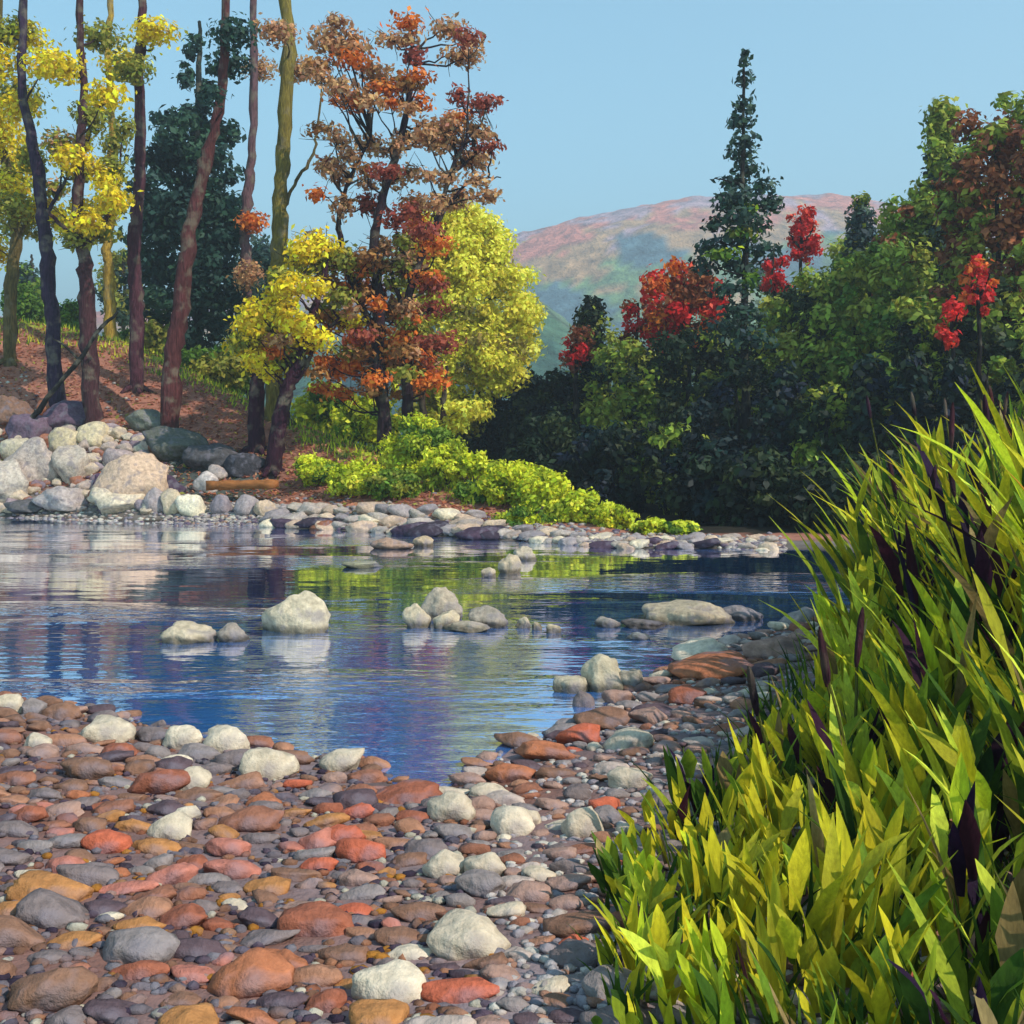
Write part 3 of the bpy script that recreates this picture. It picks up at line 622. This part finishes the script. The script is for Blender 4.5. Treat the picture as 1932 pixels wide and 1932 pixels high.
# ------------------------------------------------------------------ rocks
PALE = ['d8ccb8', 'cfc3b2', 'e0d6c2', 'c4bab0']; GREY = ['9c949a', '8c868e', 'a8a09c', 'b0a6a4']; BEI = ['c0a898', 'b8a294', 'c8b4a2', 'a89a94']
sd_ = [100]
def nxt(): sd_[0] += 1; return sd_[0]
def water_rock(name, label, u, v, w, h, col, grp=None, dz=0, dep=.8, ang=.75, sink=.35):
    """rock standing in the water; (u, v) centre of its waterline"""
    y = H*K/(v-HOR); x = (u-966)/K*y; rx = px(w/2, y); rz = px(h, y)/2/(1-sink)
    return place_rock(name, label, grp, x, y, 0, rx, rx*dep, rz, C(col, .68), nxt(), sub=4, sink=sink, tilt=(0.05, 0), ang=ang, wet=True)
G1 = 'rocks standing in the river'
for a in [
 ('boulder', 'big rounded cream boulder in the river left of centre', 562, 1188, 138, 76, 'dcd2be'),
 ('rock', 'low grey rock touching the left side of the big cream boulder', 440, 1208, 64, 34, 'a8a09c'),
 ('rock', 'flat pointed cream rock, leftmost in the river', 356, 1208, 110, 34, 'dccfba'),
 ('boulder', 'rounded boulder at the top of the central river cluster', 838, 1166, 92, 66, 'c8bcae'),
 ('rock', 'square cream rock at the left end of the central cluster', 786, 1182, 56, 44, 'ddd0ba'),
 ('rock', 'cream block in front of the central rounded boulder', 842, 1184, 52, 34, 'e0d4be'),
 ('rock', 'long low grey rock in the central cluster', 918, 1180, 84, 38, 'b4aca4'),
 ('rock', 'low cream slab under the central rounded boulder', 884, 1188, 100, 20, 'd0c4b4'),
 ('rock', 'small cream rock at the right end of the central cluster', 990, 1184, 36, 20, 'd8ccb8'),
 ('rock', 'tiny cream rock next to the right end of the central cluster', 1012, 1188, 22, 14, 'd4c8b4'),
 ('rock', 'small cream rock alone right of the central cluster', 1044, 1194, 30, 18, 'dccfb8'),
 ('rock', 'pale pinkish rock standing in the far water', 964, 1080, 50, 36, 'd0c0aa'),
 ('rock', 'small pale rock close to the far shore right of the pinkish one', 990, 1056, 46, 26, 'ccc0b0'),
 ('rock', 'tiny pale rock left of the pinkish one in the far water', 922, 1088, 30, 18, 'd0c2b0'),
 ('rock', 'flat pink beige slab just off the far shore', 742, 1034, 88, 20, 'c4a494'),
 ('rock', 'small beige rock beside the flat pink slab off the shore', 800, 1030, 44, 20, 'c8b49c'),
 ('rock', 'thin flat stone with a dark edge lying alone in the far water', 684, 1070, 80, 12, 'b0b09a'),
 ('rock', 'long beige flat rock of the right shoal', 1290, 1172, 190, 40, 'c8bca8'),
 ('rock', 'grey low end of the long shoal rock', 1395, 1168, 90, 26, 'a09aa2'),
 ('rock', 'small pale rock left of the long shoal rock', 1146, 1182, 50, 20, 'b8b0ac'),
 ('rock', 'dark low rock between the shoal and its small outlier', 1215, 1182, 90, 16, '8a8488'),
 ('boulder', 'grey lumpy rock where the shoal meets the reeds', 1515, 1186, 110, 42, 'aaa4a6'),
 ('rock', 'cream rock at the tip of the shoal beside the reeds', 1560, 1188, 60, 34, 'c8c0ac'),
 ('boulder', 'tall cream boulder of the group near the right shore', 1140, 1300, 90, 66, 'd8d0bc'),
 ('rock', 'sloping pale rock on the left of the right shore group', 1076, 1304, 78, 34, 'd0c8b6'),
 ('rock', 'grey rock on the right of the right shore group', 1192, 1300, 62, 46, 'b8b2a8'),
 ('rock', 'narrow white rock just above the dark water by the right shore', 1204, 1205, 50, 12, 'c8ccd0'),
]: water_rock(*a, grp=G1)

# big boulders of the left shore
G2 = 'boulders heaped on the left shore'
def slope_rock(name, label, u, v, w, h, y, col, grp, sub=3, cat='rock', sink=.3, dep=.8):
    x = (u-966)/K*y; z = gz(x, y); rx = px(w/2, y); rz = px(h/2, y)
    return place_rock(name, label, grp, x, y, z, rx, rx*dep, rz, C(col, .95), nxt(), cat=cat, sub=sub, sink=sink)
def yv(u, v):                 # distance of the far bank's surface seen at (u, v)
    best, by = 1e9, 35
    for y in np.arange(23, 50, .15):
        x = (u-966)/K*y
        if y < fy(x): continue
        vz = HOR+(H-gz(x, y))/y*K
        if abs(vz-v) < best: best, by = abs(vz-v), y
    return by
for (u, v, w, h, col, lb) in [
 (250, 945, 150, 130, 'c0a898', 'largest boulder on the left shore, broad and beige pink'), (225, 960, 110, 60, 'ccc0b0', 'long pale rock under the largest left boulder'),
 (140, 900, 90, 80, 'b4aaa4', 'grey beige boulder left of the largest one'), (60, 905, 130, 110, 'b0a4a2', 'wide mauve grey boulder by the left edge'), (10, 940, 110, 100, 'b8b0ac', 'pale boulder cut by the left edge'),
 (120, 955, 110, 50, 'a8a0a4', 'low grey boulder at the waterline on the left'), (50, 965, 90, 30, '58585e', 'dark slate slab at the waterline by the left edge'), (180, 835, 80, 60, 'c8bca4', 'pale yellow boulder high on the left heap'),
 (120, 850, 80, 60, 'c0b49c', 'pale boulder near the top of the left heap'), (60, 830, 90, 70, '6a5a70', 'purple grey boulder high by the left edge'), (130, 800, 110, 60, '5c4c62', 'dark purple boulder at the top of the left heap'),
 (20, 790, 90, 60, '7c6258', 'brown boulder at the top left edge of the heap'), (220, 880, 70, 50, 'a89aa0', 'mauve stone above the largest boulder'), (30, 860, 60, 50, 'c0b8a8', 'pale stone on the heap by the left edge'),
 (320, 930, 70, 40, '4a3c52', 'dark purple flat stone right of the largest boulder'), (200, 925, 50, 40, '5a4460', 'dark purple stone leaning against the largest boulder'), (90, 780, 60, 36, 'a86a50', 'red brown stone on top of the heap'),
 (290, 965, 56, 56, 'a49aa0', 'round grey stone at the waterline right of the boulders'), (358, 972, 60, 54, 'e2dac8', 'brightest white stone on the far waterline'), (325, 968, 44, 60, 'c4b4a0', 'tan stone between the round grey and the white one'),
 (392, 925, 54, 56, 'c8c0c4', 'pale mauve upright stone above the white one'), (410, 900, 50, 30, 'b0a4a6', 'small mauve stone on the slate slope'), (420, 968, 50, 46, '8c8490', 'mauve grey square stone on the far waterline'),
 (470, 968, 56, 48, '9a929a', 'grey stone right of the mauve square one'), (500, 972, 44, 40, 'c0ac9c', 'pinkish stone below the timber beam'), (330, 860, 130, 70, '565a58', 'dark slate slab on the grey slope'), (400, 880, 120, 60, '4c4c54', 'dark slate slab above the timber beam'), (280, 810, 90, 50, '70746e', 'grey green slab at the top of the slate slope'), (460, 890, 90, 50, '3c3c46', 'blackish slab right above the timber beam')]:
    y = max(yv(u, v), fy((u-966)/K*33)+.1)
    slope_rock('boulder' if w > 85 else 'stone', lb, u, v, w, h*1.1, y, col, G2, sub=4 if w > 85 else 3, cat='boulder' if w > 85 else 'stone')

G5 = 'rubble between the left boulders'
rub = {'b4a4a0': 'pinkish grey', 'c4b4a4': 'sandy', '9a8c98': 'lavender grey', '7c6c7c': 'purple grey', 'cabfb2': 'whitish', '9a6a58': 'brownish red'}
seen = set()
for k in range(240):
    t_ = R.random(); u = R.uniform(-30, 330-60*t_); v = R.uniform(770+max(0, u-120)*.45, 968)
    w = R.uniform(20, 44); hx = R.choice(list(rub)); y = yv(u, v)
    zu = 'at the left edge' if u < 45 else 'left of the heap centre' if u < 110 else 'in the heap centre' if u < 180 else 'right of the heap centre' if u < 245 else 'at the right end of the heap'
    zv = 'high on the slope' if v < 830 else 'halfway up' if v < 880 else 'below the middle' if v < 925 else 'close to the water'
    lb = f"{'wide' if w > 40 else 'medium' if w > 30 else 'little'} {rub[hx]} rubble stone {zu}, {zv}"
    if lb in seen: continue
    seen.add(lb); slope_rock('rubble_stone', lb, u, v, w, w*R.uniform(.6, .9), y, hx, G5, sub=3, cat='stone', sink=.25)
fg = MB(); v1, f1 = ico(1)
for k in range(7000):
    u = R.uniform(-120, 1480); x = (u-966)/K*28; y = float(fy(x))+abs(R.gauss(0, 1.0 if u > 330 else 4.0))+.02; x = (u-966)/K*y
    if u < 330 and y-float(fy(x)) > 8: continue
    s_ = R.uniform(.03, .085); fg.add(v1*[s_*1.3, s_, s_*.7]*(1+.15*rng.normal(size=(len(v1), 1)))+[x, y, gz(x, y)+s_*.2], f1, C(R.choice(['c0b0a0', 'a89a94', 'b4a4a0', '8c8088', 'cabfb2', '6a5868', 'a88470']), .8))
tag(fg.obj('shore_gravel', M_stone, smooth=True), 'pale pinkish gravel along the far shore', 'gravel', kind='stuff')
lt = MB(); n_ = 26000
u_ = rng.uniform(-100, 1050, n_); x_ = (u_-966)/K*38; y_ = fy(x_)+1+rng.random(n_)*17; x_ = (u_-966)/K*y_; z_ = height(x_, y_)
dd = unit(rng.normal(size=(n_, 3))*.4+[0, 0, 1]); tt = unit(np.cross(dd, rng.normal(size=(n_, 3)))); bb = np.cross(dd, tt); sz = rng.uniform(.03, .09, n_)[:, None]
pp_ = np.stack([x_, y_, z_+.03], 1); vv4 = np.stack([pp_-tt*sz*1.3, pp_-bb*sz*.7, pp_+tt*sz*1.3, pp_+bb*sz*.7], 1).reshape(-1, 3)
lc = np.array(P('b87860 c48468 a06452 cc9470 ac6c58 bc6c48 8a5448 96903c', 1.05))[rng.integers(0, 8, n_)]
qq = np.arange(n_)*4; lt.add(vv4, np.stack([qq, qq+1, qq+2, qq+3], 1), np.repeat(lc, 4, 0))
tag(lt.obj('leaf_litter', M_leaf), 'fallen brown and rust leaves on the bank under the trees', 'leaf litter', kind='stuff')
gt = MB()
for k in range(5200):
    u = R.uniform(-60, 900); y = float(fy((u-966)/K*38)+np.interp(u, CU, CW))+R.uniform(-1.6, 7)
    if u > 560: y -= R.uniform(0, 2.0)
    x = (u-966)/K*y; z = gz(x, y); hh = R.uniform(.12, .34); a = R.uniform(0, 6.28); ux, uy = math.cos(a)*.035, math.sin(a)*.035
    gt.add([(x-ux, y-uy, z-.02), (x+ux, y+uy, z-.02), (x+R.gauss(0, .07), y+R.gauss(0, .07), z+hh)], [[0, 1, 2]], R.choice(GRN+LIM))
tag(gt.obj('bank_grass', M_leaf), 'yellow green grass along the top of the bank', 'grass', kind='stuff')

# stones along the far waterline
G3 = 'stones lining the far waterline'
words = {'c0a898': 'pinkish beige', 'b8a294': 'dusty beige', 'c8b4a2': 'pale tan', 'a89a94': 'grey brown', '9c949a': 'mauve grey', '8c868e': 'dull violet', 'a8a09c': 'warm grey', 'b0a6a4': 'light grey', 'd8ccb8': 'cream', 'cfc3b2': 'off white', '4a3c50': 'dark purple', '3c3444': 'blackish violet', '8a5a46': 'reddish brown'}
seg = [(530, 'below the crooked maple'), (640, 'under the drooping lime bush'), (740, 'below the low dark green bush'), (840, 'below the yellow green bushes'), (940, 'left of the largest lime bush'), (1040, 'below the largest lime bush'), (1140, 'below the sloping lime bush'), (1240, 'near the small lime tufts'), (1500, 'at the tip of the bank')]
used = {}
def uniq(lb, d=used):
    d[lb] = d.get(lb, 0)+1; return lb
u = 520.0
while u < 1470:
    xx = (u-966)/K*28; rows = 3 if u < 900 else 2
    for r_ in range(rows):
        uj = u+R.uniform(-12, 12); x0 = (uj-966)/K*29
        y = float(fy((uj-966)/K*27))+[.05, .8, 1.7][r_]+R.uniform(-.15, .3)
        x = (uj-966)/K*y
        w = R.uniform(34, 72)*(1 if u < 1050 else .66); h = w*R.uniform(.5, .85)
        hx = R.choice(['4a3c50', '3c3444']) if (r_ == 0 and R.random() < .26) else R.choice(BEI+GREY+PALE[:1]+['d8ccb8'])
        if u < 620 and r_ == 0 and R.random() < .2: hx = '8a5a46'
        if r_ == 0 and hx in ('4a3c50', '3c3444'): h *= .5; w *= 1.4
        z = gz(x, y); rx = px(w/2, y)
        sg = next(s for k, s in seg if uj < k or k == 1500)
        lb = f"{['low','squat','tall'][0 if h/w<.5 else 1 if h/w<.7 else 2]} {words[hx]} {'stone at the waterline' if r_==0 else 'stone in the second row' if r_==1 else 'stone at the back of the shore'} {sg}"
        alt = ['4a3c50', '3c3444'] if hx in ('4a3c50', '3c3444') else [hx]+R.sample(BEI+GREY+PALE[:2], 8)
        for szw in ['low', 'squat', 'tall', 'small', 'rough']:
            for q_ in alt:
                l2 = szw+' '+words[q_]+lb[lb.index(' stone'):]
                if l2 not in used: break
            if l2 not in used: break
        hx, lb = q_, l2; h = w*{'low': .45, 'squat': .6, 'tall': .8, 'small': .6, 'rough': .7}[szw]
        if szw == 'small': w *= .6; h *= .6
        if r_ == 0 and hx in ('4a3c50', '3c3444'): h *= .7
        rx = px(w/2, y)
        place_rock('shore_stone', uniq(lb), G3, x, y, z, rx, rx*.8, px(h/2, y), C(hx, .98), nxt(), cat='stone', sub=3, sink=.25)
    u += R.uniform(17, 30)*(1 if u < 1050 else .8)

# near bank: hand placed larger cobbles, then the rest
G4 = 'cobbles of the near bank'
cw_ = {'b8a8a4': 'pale mauve', '8c6450': 'brown', 'a0563a': 'rust red', '9a6048': 'russet', 'a87458': 'clay brown', 'b4683c': 'orange brown', 'b87a32': 'ochre', '7c7076': 'mauve grey', '8a8288': 'cool grey', 'c07060': 'salmon', 'd8ccb8': 'cream', 'c8bca8': 'pale beige', '5c4a58': 'dark purple', '3c3040': 'blackish violet', 'a8847a': 'dusty pink', 'c85a30': 'bright orange'}
COB = ['8c6450', '9a6048', '7c7076', '8a8288', 'a87458', 'a8847a', '7c7076', '5c4a58', '8c6450']
def near_y(u, v):
    y = 6.0
    for _ in range(12):
        x = (u-966)/K*y; y = (H-max(gz(x, y), 0))*K/(v-HOR)
    return y
def matte(h, k):
    c = C(h, k); g_ = c.mean(); return c*.76+np.array([1.04, .97, 1.0])*g_*.24
placed = []
def cobble(u, v, w, h, hx, lb=None, sink=.3):
    y = near_y(u, v); x = (u-966)/K*y
    placed.append((x, y, px(w/2, y), px(w/2, y)*.8, px(h/2, y), hx, lb, u, v, sink))
for (u, v, w, h, hx, lb) in [
 (20, 1345, 60, 56, 'c8bca8', 'pale beige cobble at the left edge by the water'), (65, 1350, 50, 50, '8a8288', 'grey cobble next to the pale one at the left edge'), (115, 1355, 80, 42, '8c6450', 'flat brown cobble by the water on the left'),
 (200, 1395, 110, 64, 'c8bca8', 'large rounded beige cobble by the left waterline'), (345, 1410, 74, 70, 'd8ccb8', 'round cream cobble half in the water'), (425, 1415, 92, 80, 'd8ccb8', 'peaked cream cobble half in the water, right of the round one'),
 (505, 1462, 120, 72, 'c8bca8', 'big two toned cobble with a cream right side by the water'), (640, 1450, 100, 60, 'c8bca8', 'beige cobble sloping into the water'), (360, 1490, 80, 60, 'c8bca8', 'tan cobble behind the rust red ones on the left'),
 (165, 1465, 110, 60, '8c6450', 'large smooth brown cobble on the left'), (300, 1490, 130, 64, 'a0563a', 'large rust red cobble left of the tan one'), (70, 1410, 60, 40, 'c8bca8', 'small pale cobble by the left edge'), (225, 1425, 70, 36, 'a0563a', 'rust red cobble under the large beige one'),
 (850, 1545, 96, 72, 'c8bca8', 'cobble with a cream crown in the middle of the bank'), (965, 1570, 90, 66, 'd8ccb8', 'cream cobble right of the middle'), (1100, 1575, 92, 80, 'c8bca8', 'whitish cobble beside the reeds'), (1000, 1555, 50, 44, 'c8bca8', 'small cream cobble between two larger ones'),
 (320, 1575, 100, 56, 'c8bca8', 'pale slab like cobble low on the left'), (840, 1650, 90, 60, 'c8bca8', 'beige cobble in the lower middle'), (920, 1650, 90, 60, 'c8bca8', 'twin beige cobble in the lower middle'),
 (435, 1610, 100, 40, 'c07060', 'salmon cobble in the lower left'), (440, 1650, 110, 50, 'c07060', 'larger salmon cobble below the other one'), (325, 1665, 100, 50, 'c07060', 'salmon cobble near the bottom left'), (640, 1590, 100, 50, 'c85a30', 'bright orange cobble in the lower middle'), (690, 1620, 120, 60, 'c85a30', 'long bright orange cobble in the lower middle'), (600, 1600, 80, 50, 'c07060', 'salmon cobble touching the orange one'),
 (670, 1540, 80, 40, 'c85a30', 'small orange cobble above the bright orange pair'), (1030, 1430, 130, 46, 'b4683c', 'flat orange brown cobble at the right waterline'), (960, 1470, 110, 44, 'b4683c', 'flat orange brown cobble at the inner corner of the water'), (760, 1510, 150, 36, 'a0563a', 'long rust red cobble at the tip of the water'),
 (1090, 1400, 90, 50, 'c85a30', 'orange red cobble at the right waterline'), (1140, 1370, 120, 44, '8c6450', 'flat brown cobble near the right shore rocks'), (1290, 1325, 90, 50, 'a0563a', 'rust brown cobble by the upper reeds'), (1100, 1330, 50, 50, '7c7076', 'mauve cobble at the waterline below the cream boulder'),
 (1330, 1240, 130, 50, 'd8ccb8', 'long cream rock on the sandy point'), (1350, 1270, 180, 50, 'b4683c', 'broad orange brown rock on the sandy point'), (1460, 1235, 130, 50, 'a8847a', 'dusty pink rock on the point beside the reeds'), (1180, 1410, 110, 40, 'c8bca8', 'pale flat cobble on the right bank'), (1190, 1480, 90, 50, 'c8bca8', 'whitish cobble beside the first reed leaves'), (1230, 1360, 90, 40, 'a8847a', 'dusty pink cobble on the right bank'),
 (880, 1790, 170, 90, 'c8bca8', 'large pale cobble at the bottom of the bank'), (600, 1760, 150, 80, 'a0563a', 'large rust red cobble near the bottom'), (260, 1800, 160, 90, '8a8288', 'large grey cobble near the bottom left'), (470, 1860, 170, 90, 'b4683c', 'large orange brown cobble at the very bottom'), (90, 1740, 150, 80, '7c7076', 'large mauve cobble at the lower left edge'), (740, 1880, 160, 90, 'd8ccb8', 'large cream cobble at the very bottom'), (100, 1890, 170, 90, '8c6450', 'large brown cobble in the bottom left corner')]:
    cobble(u, v, w, h, hx, lb)
tries = 0
while tries < 9000:
    tries += 1
    y = 3.2+R.random()**1.3*10.5; x = R.uniform(-.56*y, .56*y)
    if y > float(ny(np.array([x]))[0])+.12: continue
    if x > 2.3 and y < 10: continue
    r_ = R.choice([.045, .06, .075, .09, .12])*(1+.02*y)
    if any((x-p[0])**2+((y-p[1])*1.15)**2 < (.80*(r_+p[2]))**2 for p in placed): continue
    uu_ = 966+x/y*K; vv_ = HOR+(H-gz(x, y))/y*K
    hx = R.choice(COB+(['b87a32', 'c07060', 'b87a32'] if vv_ > 1520 and uu_ < 760 else [])+(['c8bca8', '8a8288', 'a8847a', 'b8a8a4', 'b8a8a4'] if uu_ > 780 else ['a0563a', 'b4683c'] if vv_ > 1480 else ['9a6048']))
    if R.random() < .06: hx = R.choice(['c85a30', 'd8ccb8', '3c3040'])
    el_ = R.uniform(.9, 1.55)
    placed.append((x, y, r_*el_, r_*R.uniform(.6, .95), r_*R.uniform(.3, .6), hx, None, uu_, vv_, R.uniform(.28, .5)))
    if len(placed) > 1500: break
order = sorted(range(len(placed)), key=lambda k: (placed[k][6] is None, -placed[k][2]/placed[k][1]))
vis = [k for k in order if -60 < placed[k][7] < 1500 and placed[k][8] < 1990][:285]
visset = set(vis); small = MB()
for k, (x, y, rx, ry, rz, hx, lb, uu_, vv_, sk) in enumerate(placed):
    z = max(gz(x, y), -.02)
    if k in visset:
        if lb is None:
            zone = 'at the left edge' if uu_ < 160 else 'on the left' if uu_ < 420 else 'left of middle' if uu_ < 660 else 'in the middle' if uu_ < 880 else 'right of middle' if uu_ < 1040 else 'well right of middle' if uu_ < 1160 else 'near the reeds' if uu_ < 1280 else 'at the foot of the reeds'
            row = 'on the sandy point' if vv_ < 1290 else 'behind the point' if vv_ < 1350 else 'beside the water' if vv_ < 1440 else 'in the upper stones' if vv_ < 1540 else 'halfway down the stones' if vv_ < 1660 else 'low among the stones' if vv_ < 1800 else 'at the very bottom'
            sz = 'small' if rx < .085 else 'medium' if rx < .12 else 'big'
            fl = 'flat' if rz/rx < .45 else 'domed' if rz/rx < .54 else 'round'
            for q_ in [hx]+R.sample(COB[:6]+['5c4a58'], 7)+['c8bca8', 'b87a32', '3c3040', 'c07060']:
                lb = f"{sz} {fl} {cw_[q_]} cobble {zone}, {row}"
                if lb not in used: hx = q_; break
            used[lb] = 1
        place_rock('cobble', lb, G4, x, y, z, rx, ry, rz, matte(hx, .95), 3000+k, cat='cobble', sub=3, sink=sk, ang=R.uniform(.5, 1.0))
    else:
        place_rock('', None, None, x, y, z, rx, ry, rz, matte(hx, .9), 3000+k, sub=2, mb=small)
tag(small.obj('pebbles', M_stone, smooth=True), 'smaller pebbles filling the gaps of the near bank', 'pebbles', kind='stuff')
# fine gravel
gm = MB(); v0, f0 = ico(1)
n_ = 16000; yy = 2.9+rng.random(n_)**1.2*11; xx = rng.uniform(-.6, .6, n_)*yy
ok = (yy < ny(xx)+.05); xx, yy = xx[ok], yy[ok]; zz = height(xx, yy)
gc = [C(h, .7) for h in COB+['c8bca8', '3c3040', '5c4a58', 'b87a32']]
for x, y, z in zip(xx, yy, zz):
    s = R.uniform(.012, .034); a = np.array([s*R.uniform(.8, 1.5), s, s*.6])
    gm.add(v0*a*(1+.12*rng.normal(size=(len(v0), 1)))+[x, y, z+s*.2], f0, gc[R.randrange(len(gc))] if x/y < -.02 else C(R.choice(['c0b4b0', 'a89ca0', 'b4a49c', '8c8288', 'a87c68', 'cabfb2']), .85))
tag(gm.obj('gravel', M_stone, smooth=True), 'fine gravel between the cobbles', 'gravel', kind='stuff')

# ------------------------------------------------------------------ reeds
HX = [.2, .5, 1.0, 1.64, 2.2, 2.6, 2.95, 3.4, 5]; HZ = [.34, .46, .68, .85, 1.15, 1.5, 1.95, 2.35, 2.5]
RP = P('b8ac22 c4b424 a8a028 ccc22c', 1); RG = P('869426 949e2a 6a8424', .95); RL = P('c8d430 d4dc48', .95); RD = P('42601c 506a20 34501c', .8); RPU = P('3c1c34 2e1a38 482030', .7); RO = P('c08a20 b86a28', .9); RT = P('a89060 8c7448', .9)
def blade(mb, b, L, wd, lean, az, col, n=6, curl=.5):
    """a reed leaf: a keeled lance that bends over towards its tip"""
    d = np.array([math.cos(az), math.sin(az), 0]); s0 = np.array([-d[1], d[0], 0]); tw = R.uniform(-.9, .9)
    vs_ = []; p = np.array(b, float); th = lean
    for k in range(n+1):
        t = k/n; w_ = wd*(.45+.9*t-.1 if t < .45 else (1-t)**.75*1.55)*.5+.0012
        s = s0*math.cos(tw*t)+d*math.sin(tw*t); nn = np.cross(s, d*math.sin(th)+np.array([0, 0, math.cos(th)]))
        vs_ += [p-s*w_, p+nn*w_*.3, p+s*w_]
        p = p+(d*math.sin(th)+np.array([0, 0, math.cos(th)]))*L/n; th += curl/n*R.uniform(.5, 1.4)
    f = []
    for k in range(n):
        a = k*3; f += [[a, a+1, a+4, a+3], [a+1, a+2, a+5, a+4]]
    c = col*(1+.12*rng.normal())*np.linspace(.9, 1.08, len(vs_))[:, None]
    mb.add(vs_, f, np.clip(c, .003, .9))
def reed_plant(x, y, h, kind, label, spike, lean_dir, group='reeds and cattails of the right bank'):
    z = gz(x, y); org = np.array([x, y, z])
    t = thing('cattail_plant' if spike else 'reed_plant', label, 'cattail' if spike else 'reed', org, group)
    m = MB(); n = R.randint(9, 13)
    for k in range(n+5):
        az_ = R.gauss(math.pi if lean_dir < 0 else 0 if lean_dir > 0 else R.choice([0, math.pi]), 1.0)
        up_ = 0 if k < 4 else R.uniform(0, .62)*h                 # leaves leave the stalk at every height
        L = h*R.uniform(.8, 1.06) if k < 4 else min(h*1.02-up_, h*R.uniform(.28, .52)); lean = abs(R.gauss(.16 if lean_dir else .08, .13))+(.12 if up_ else 0)
        pal = R.choice(kind) if R.random() > .05 else RT
        sx = .14*lean_dir*up_
        blade(m, org+[R.uniform(-.12, .12)+sx, R.uniform(-.12, .12), up_-.03], L, R.uniform(.055, .11)*(.6+.22*y**.5)*min(1, .55+h*.5), lean, az_, R.choice(pal), curl=R.uniform(.1, 1.0))
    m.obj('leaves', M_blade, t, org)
    if spike:
        q = MB(); ln = .14*lean_dir+R.uniform(-.05, .05); top = org+[ln*h, R.uniform(-.1, .1), h*R.uniform(.92, 1.08)]
        limb(q, [org, (org+top)/2+[.03, 0, 0], top], .012, .007, C('6a6a28', .7), 8, 0, 6); q.obj('stem', M_bark, t, org, smooth=True)
        q = MB(); d = unit((top-org)[None])[0]; a = top-d*.05; L = R.uniform(.17, .26)
        L *= R.uniform(1, 1.6); pp = [a+d*L*k/8 for k in range(9)]; rr = [.010, .019, .023, .024, .024, .024, .022, .017, .006]
        tube(q, pp, np.array(rr)*.8, C(R.choice(['4a2630', '3a2030', '5a3030']), .7), 8, .05); q.obj('seed_head', M_bark, t, org, smooth=True)
spots = []
tr = 0
EY = [3, 4.3, 5, 6, 7, 8, 9.5, 11, 12.5, 13.2]; EX = [.30, .38, .56, 1.1, 1.8, 2.4, 3.1, 3.75, 4.5, 5.2]
while len(spots) < 235 and tr < 30000:
    tr += 1
    y = 3.0+R.random()*10.2; x = R.uniform(.1, .58*y)
    edge = np.interp(y, EY, EX)
    if x < edge: continue
    if any((x-a)**2+(y-b)**2 < (.20+.012*y)**2 for a, b, *_ in spots): continue
    h = float(np.interp(x, HX, HZ))*R.uniform(.72, 1.08)*float(np.interp(x-edge, [0, .6, 1.4], [.8, .9, 1]))
    spots.append((x, y, h))
spots.sort(key=lambda s: s[1])
hw = lambda h: 'short' if h < .45 else 'knee high' if h < .8 else 'waist high' if h < 1.25 else 'tall' if h < 1.8 else 'very tall'
for k, (x, y, h) in enumerate(spots):
    u = 966+x/y*K
    zx = 'edging the pebbles' if u < 1250 else 'just inside the pebble edge' if u < 1370 else 'left in the stand' if u < 1500 else 'at mid stand' if u < 1630 else 'right in the stand' if u < 1760 else 'at the right margin' if u < 1900 else 'past the right margin'
    zy = 'nearest row' if y < 3.8 else 'second row' if y < 4.8 else 'third row' if y < 6 else 'middle rows' if y < 7.6 else 'behind the middle' if y < 9.4 else 'towards the river' if y < 11.4 else 'at the river'
    for _ in range(60):
        r_ = R.random(); spike = (h > .6 and y > 4.6 and R.random() < .16); ld = R.choice([-1, -1, -1, 0, 1])
        if r_ < .54: kind, cn = [RP, RP, RP, RG], 'golden olive'
        elif r_ < .68: kind, cn = [RG, RG, RP, RD], 'green'
        elif r_ < .84: kind, cn = [RL, RP, RL], 'lime'
        elif r_ < .985 or y < 5: kind, cn = [RD, RG, RD, RPU], 'dark green'
        else: kind, cn = [RO, RP, RP], 'orange tinged'
        if spike: kind = kind+[RPU]
        lb = f"{hw(h)} {cn} {'cattail' if spike else 'reed'} leaning {['left','upright','right'][ld+1]} {zx}, {zy}".replace('leaning upright', 'standing upright')
        if lb not in used: break
    used[lb] = 1
    reed_plant(x, y, h, kind, lb, spike, ld)
# low undergrowth between the reeds
ug = MB()
for k in range(2600):
    y = 2.8+R.random()*10.6; x = R.uniform(.3, .6*y)
    edge = np.interp(y, [3, 4.3, 5, 6, 7, 8, 9.5, 11, 12.5, 13.2], [.35, .42, .6, 1.05, 1.5, 1.95, 2.6, 3.1, 3.9, 4.6])
    if x < edge-.1: continue
    h = min(.55, float(np.interp(x, HX, HZ))*.6)*R.uniform(.5, 1.1)
    blade(ug, (x, y, gz(x, y)-.02) if k % 1 == 0 else 0, h, .022, abs(R.gauss(.3, .25)), R.uniform(0, 6.28), R.choice(RD+RG+RD), n=4)
tag(ug.obj('undergrowth_grass', M_blade), 'dark green grass filling the foot of the reed stand', 'grass', kind='stuff')
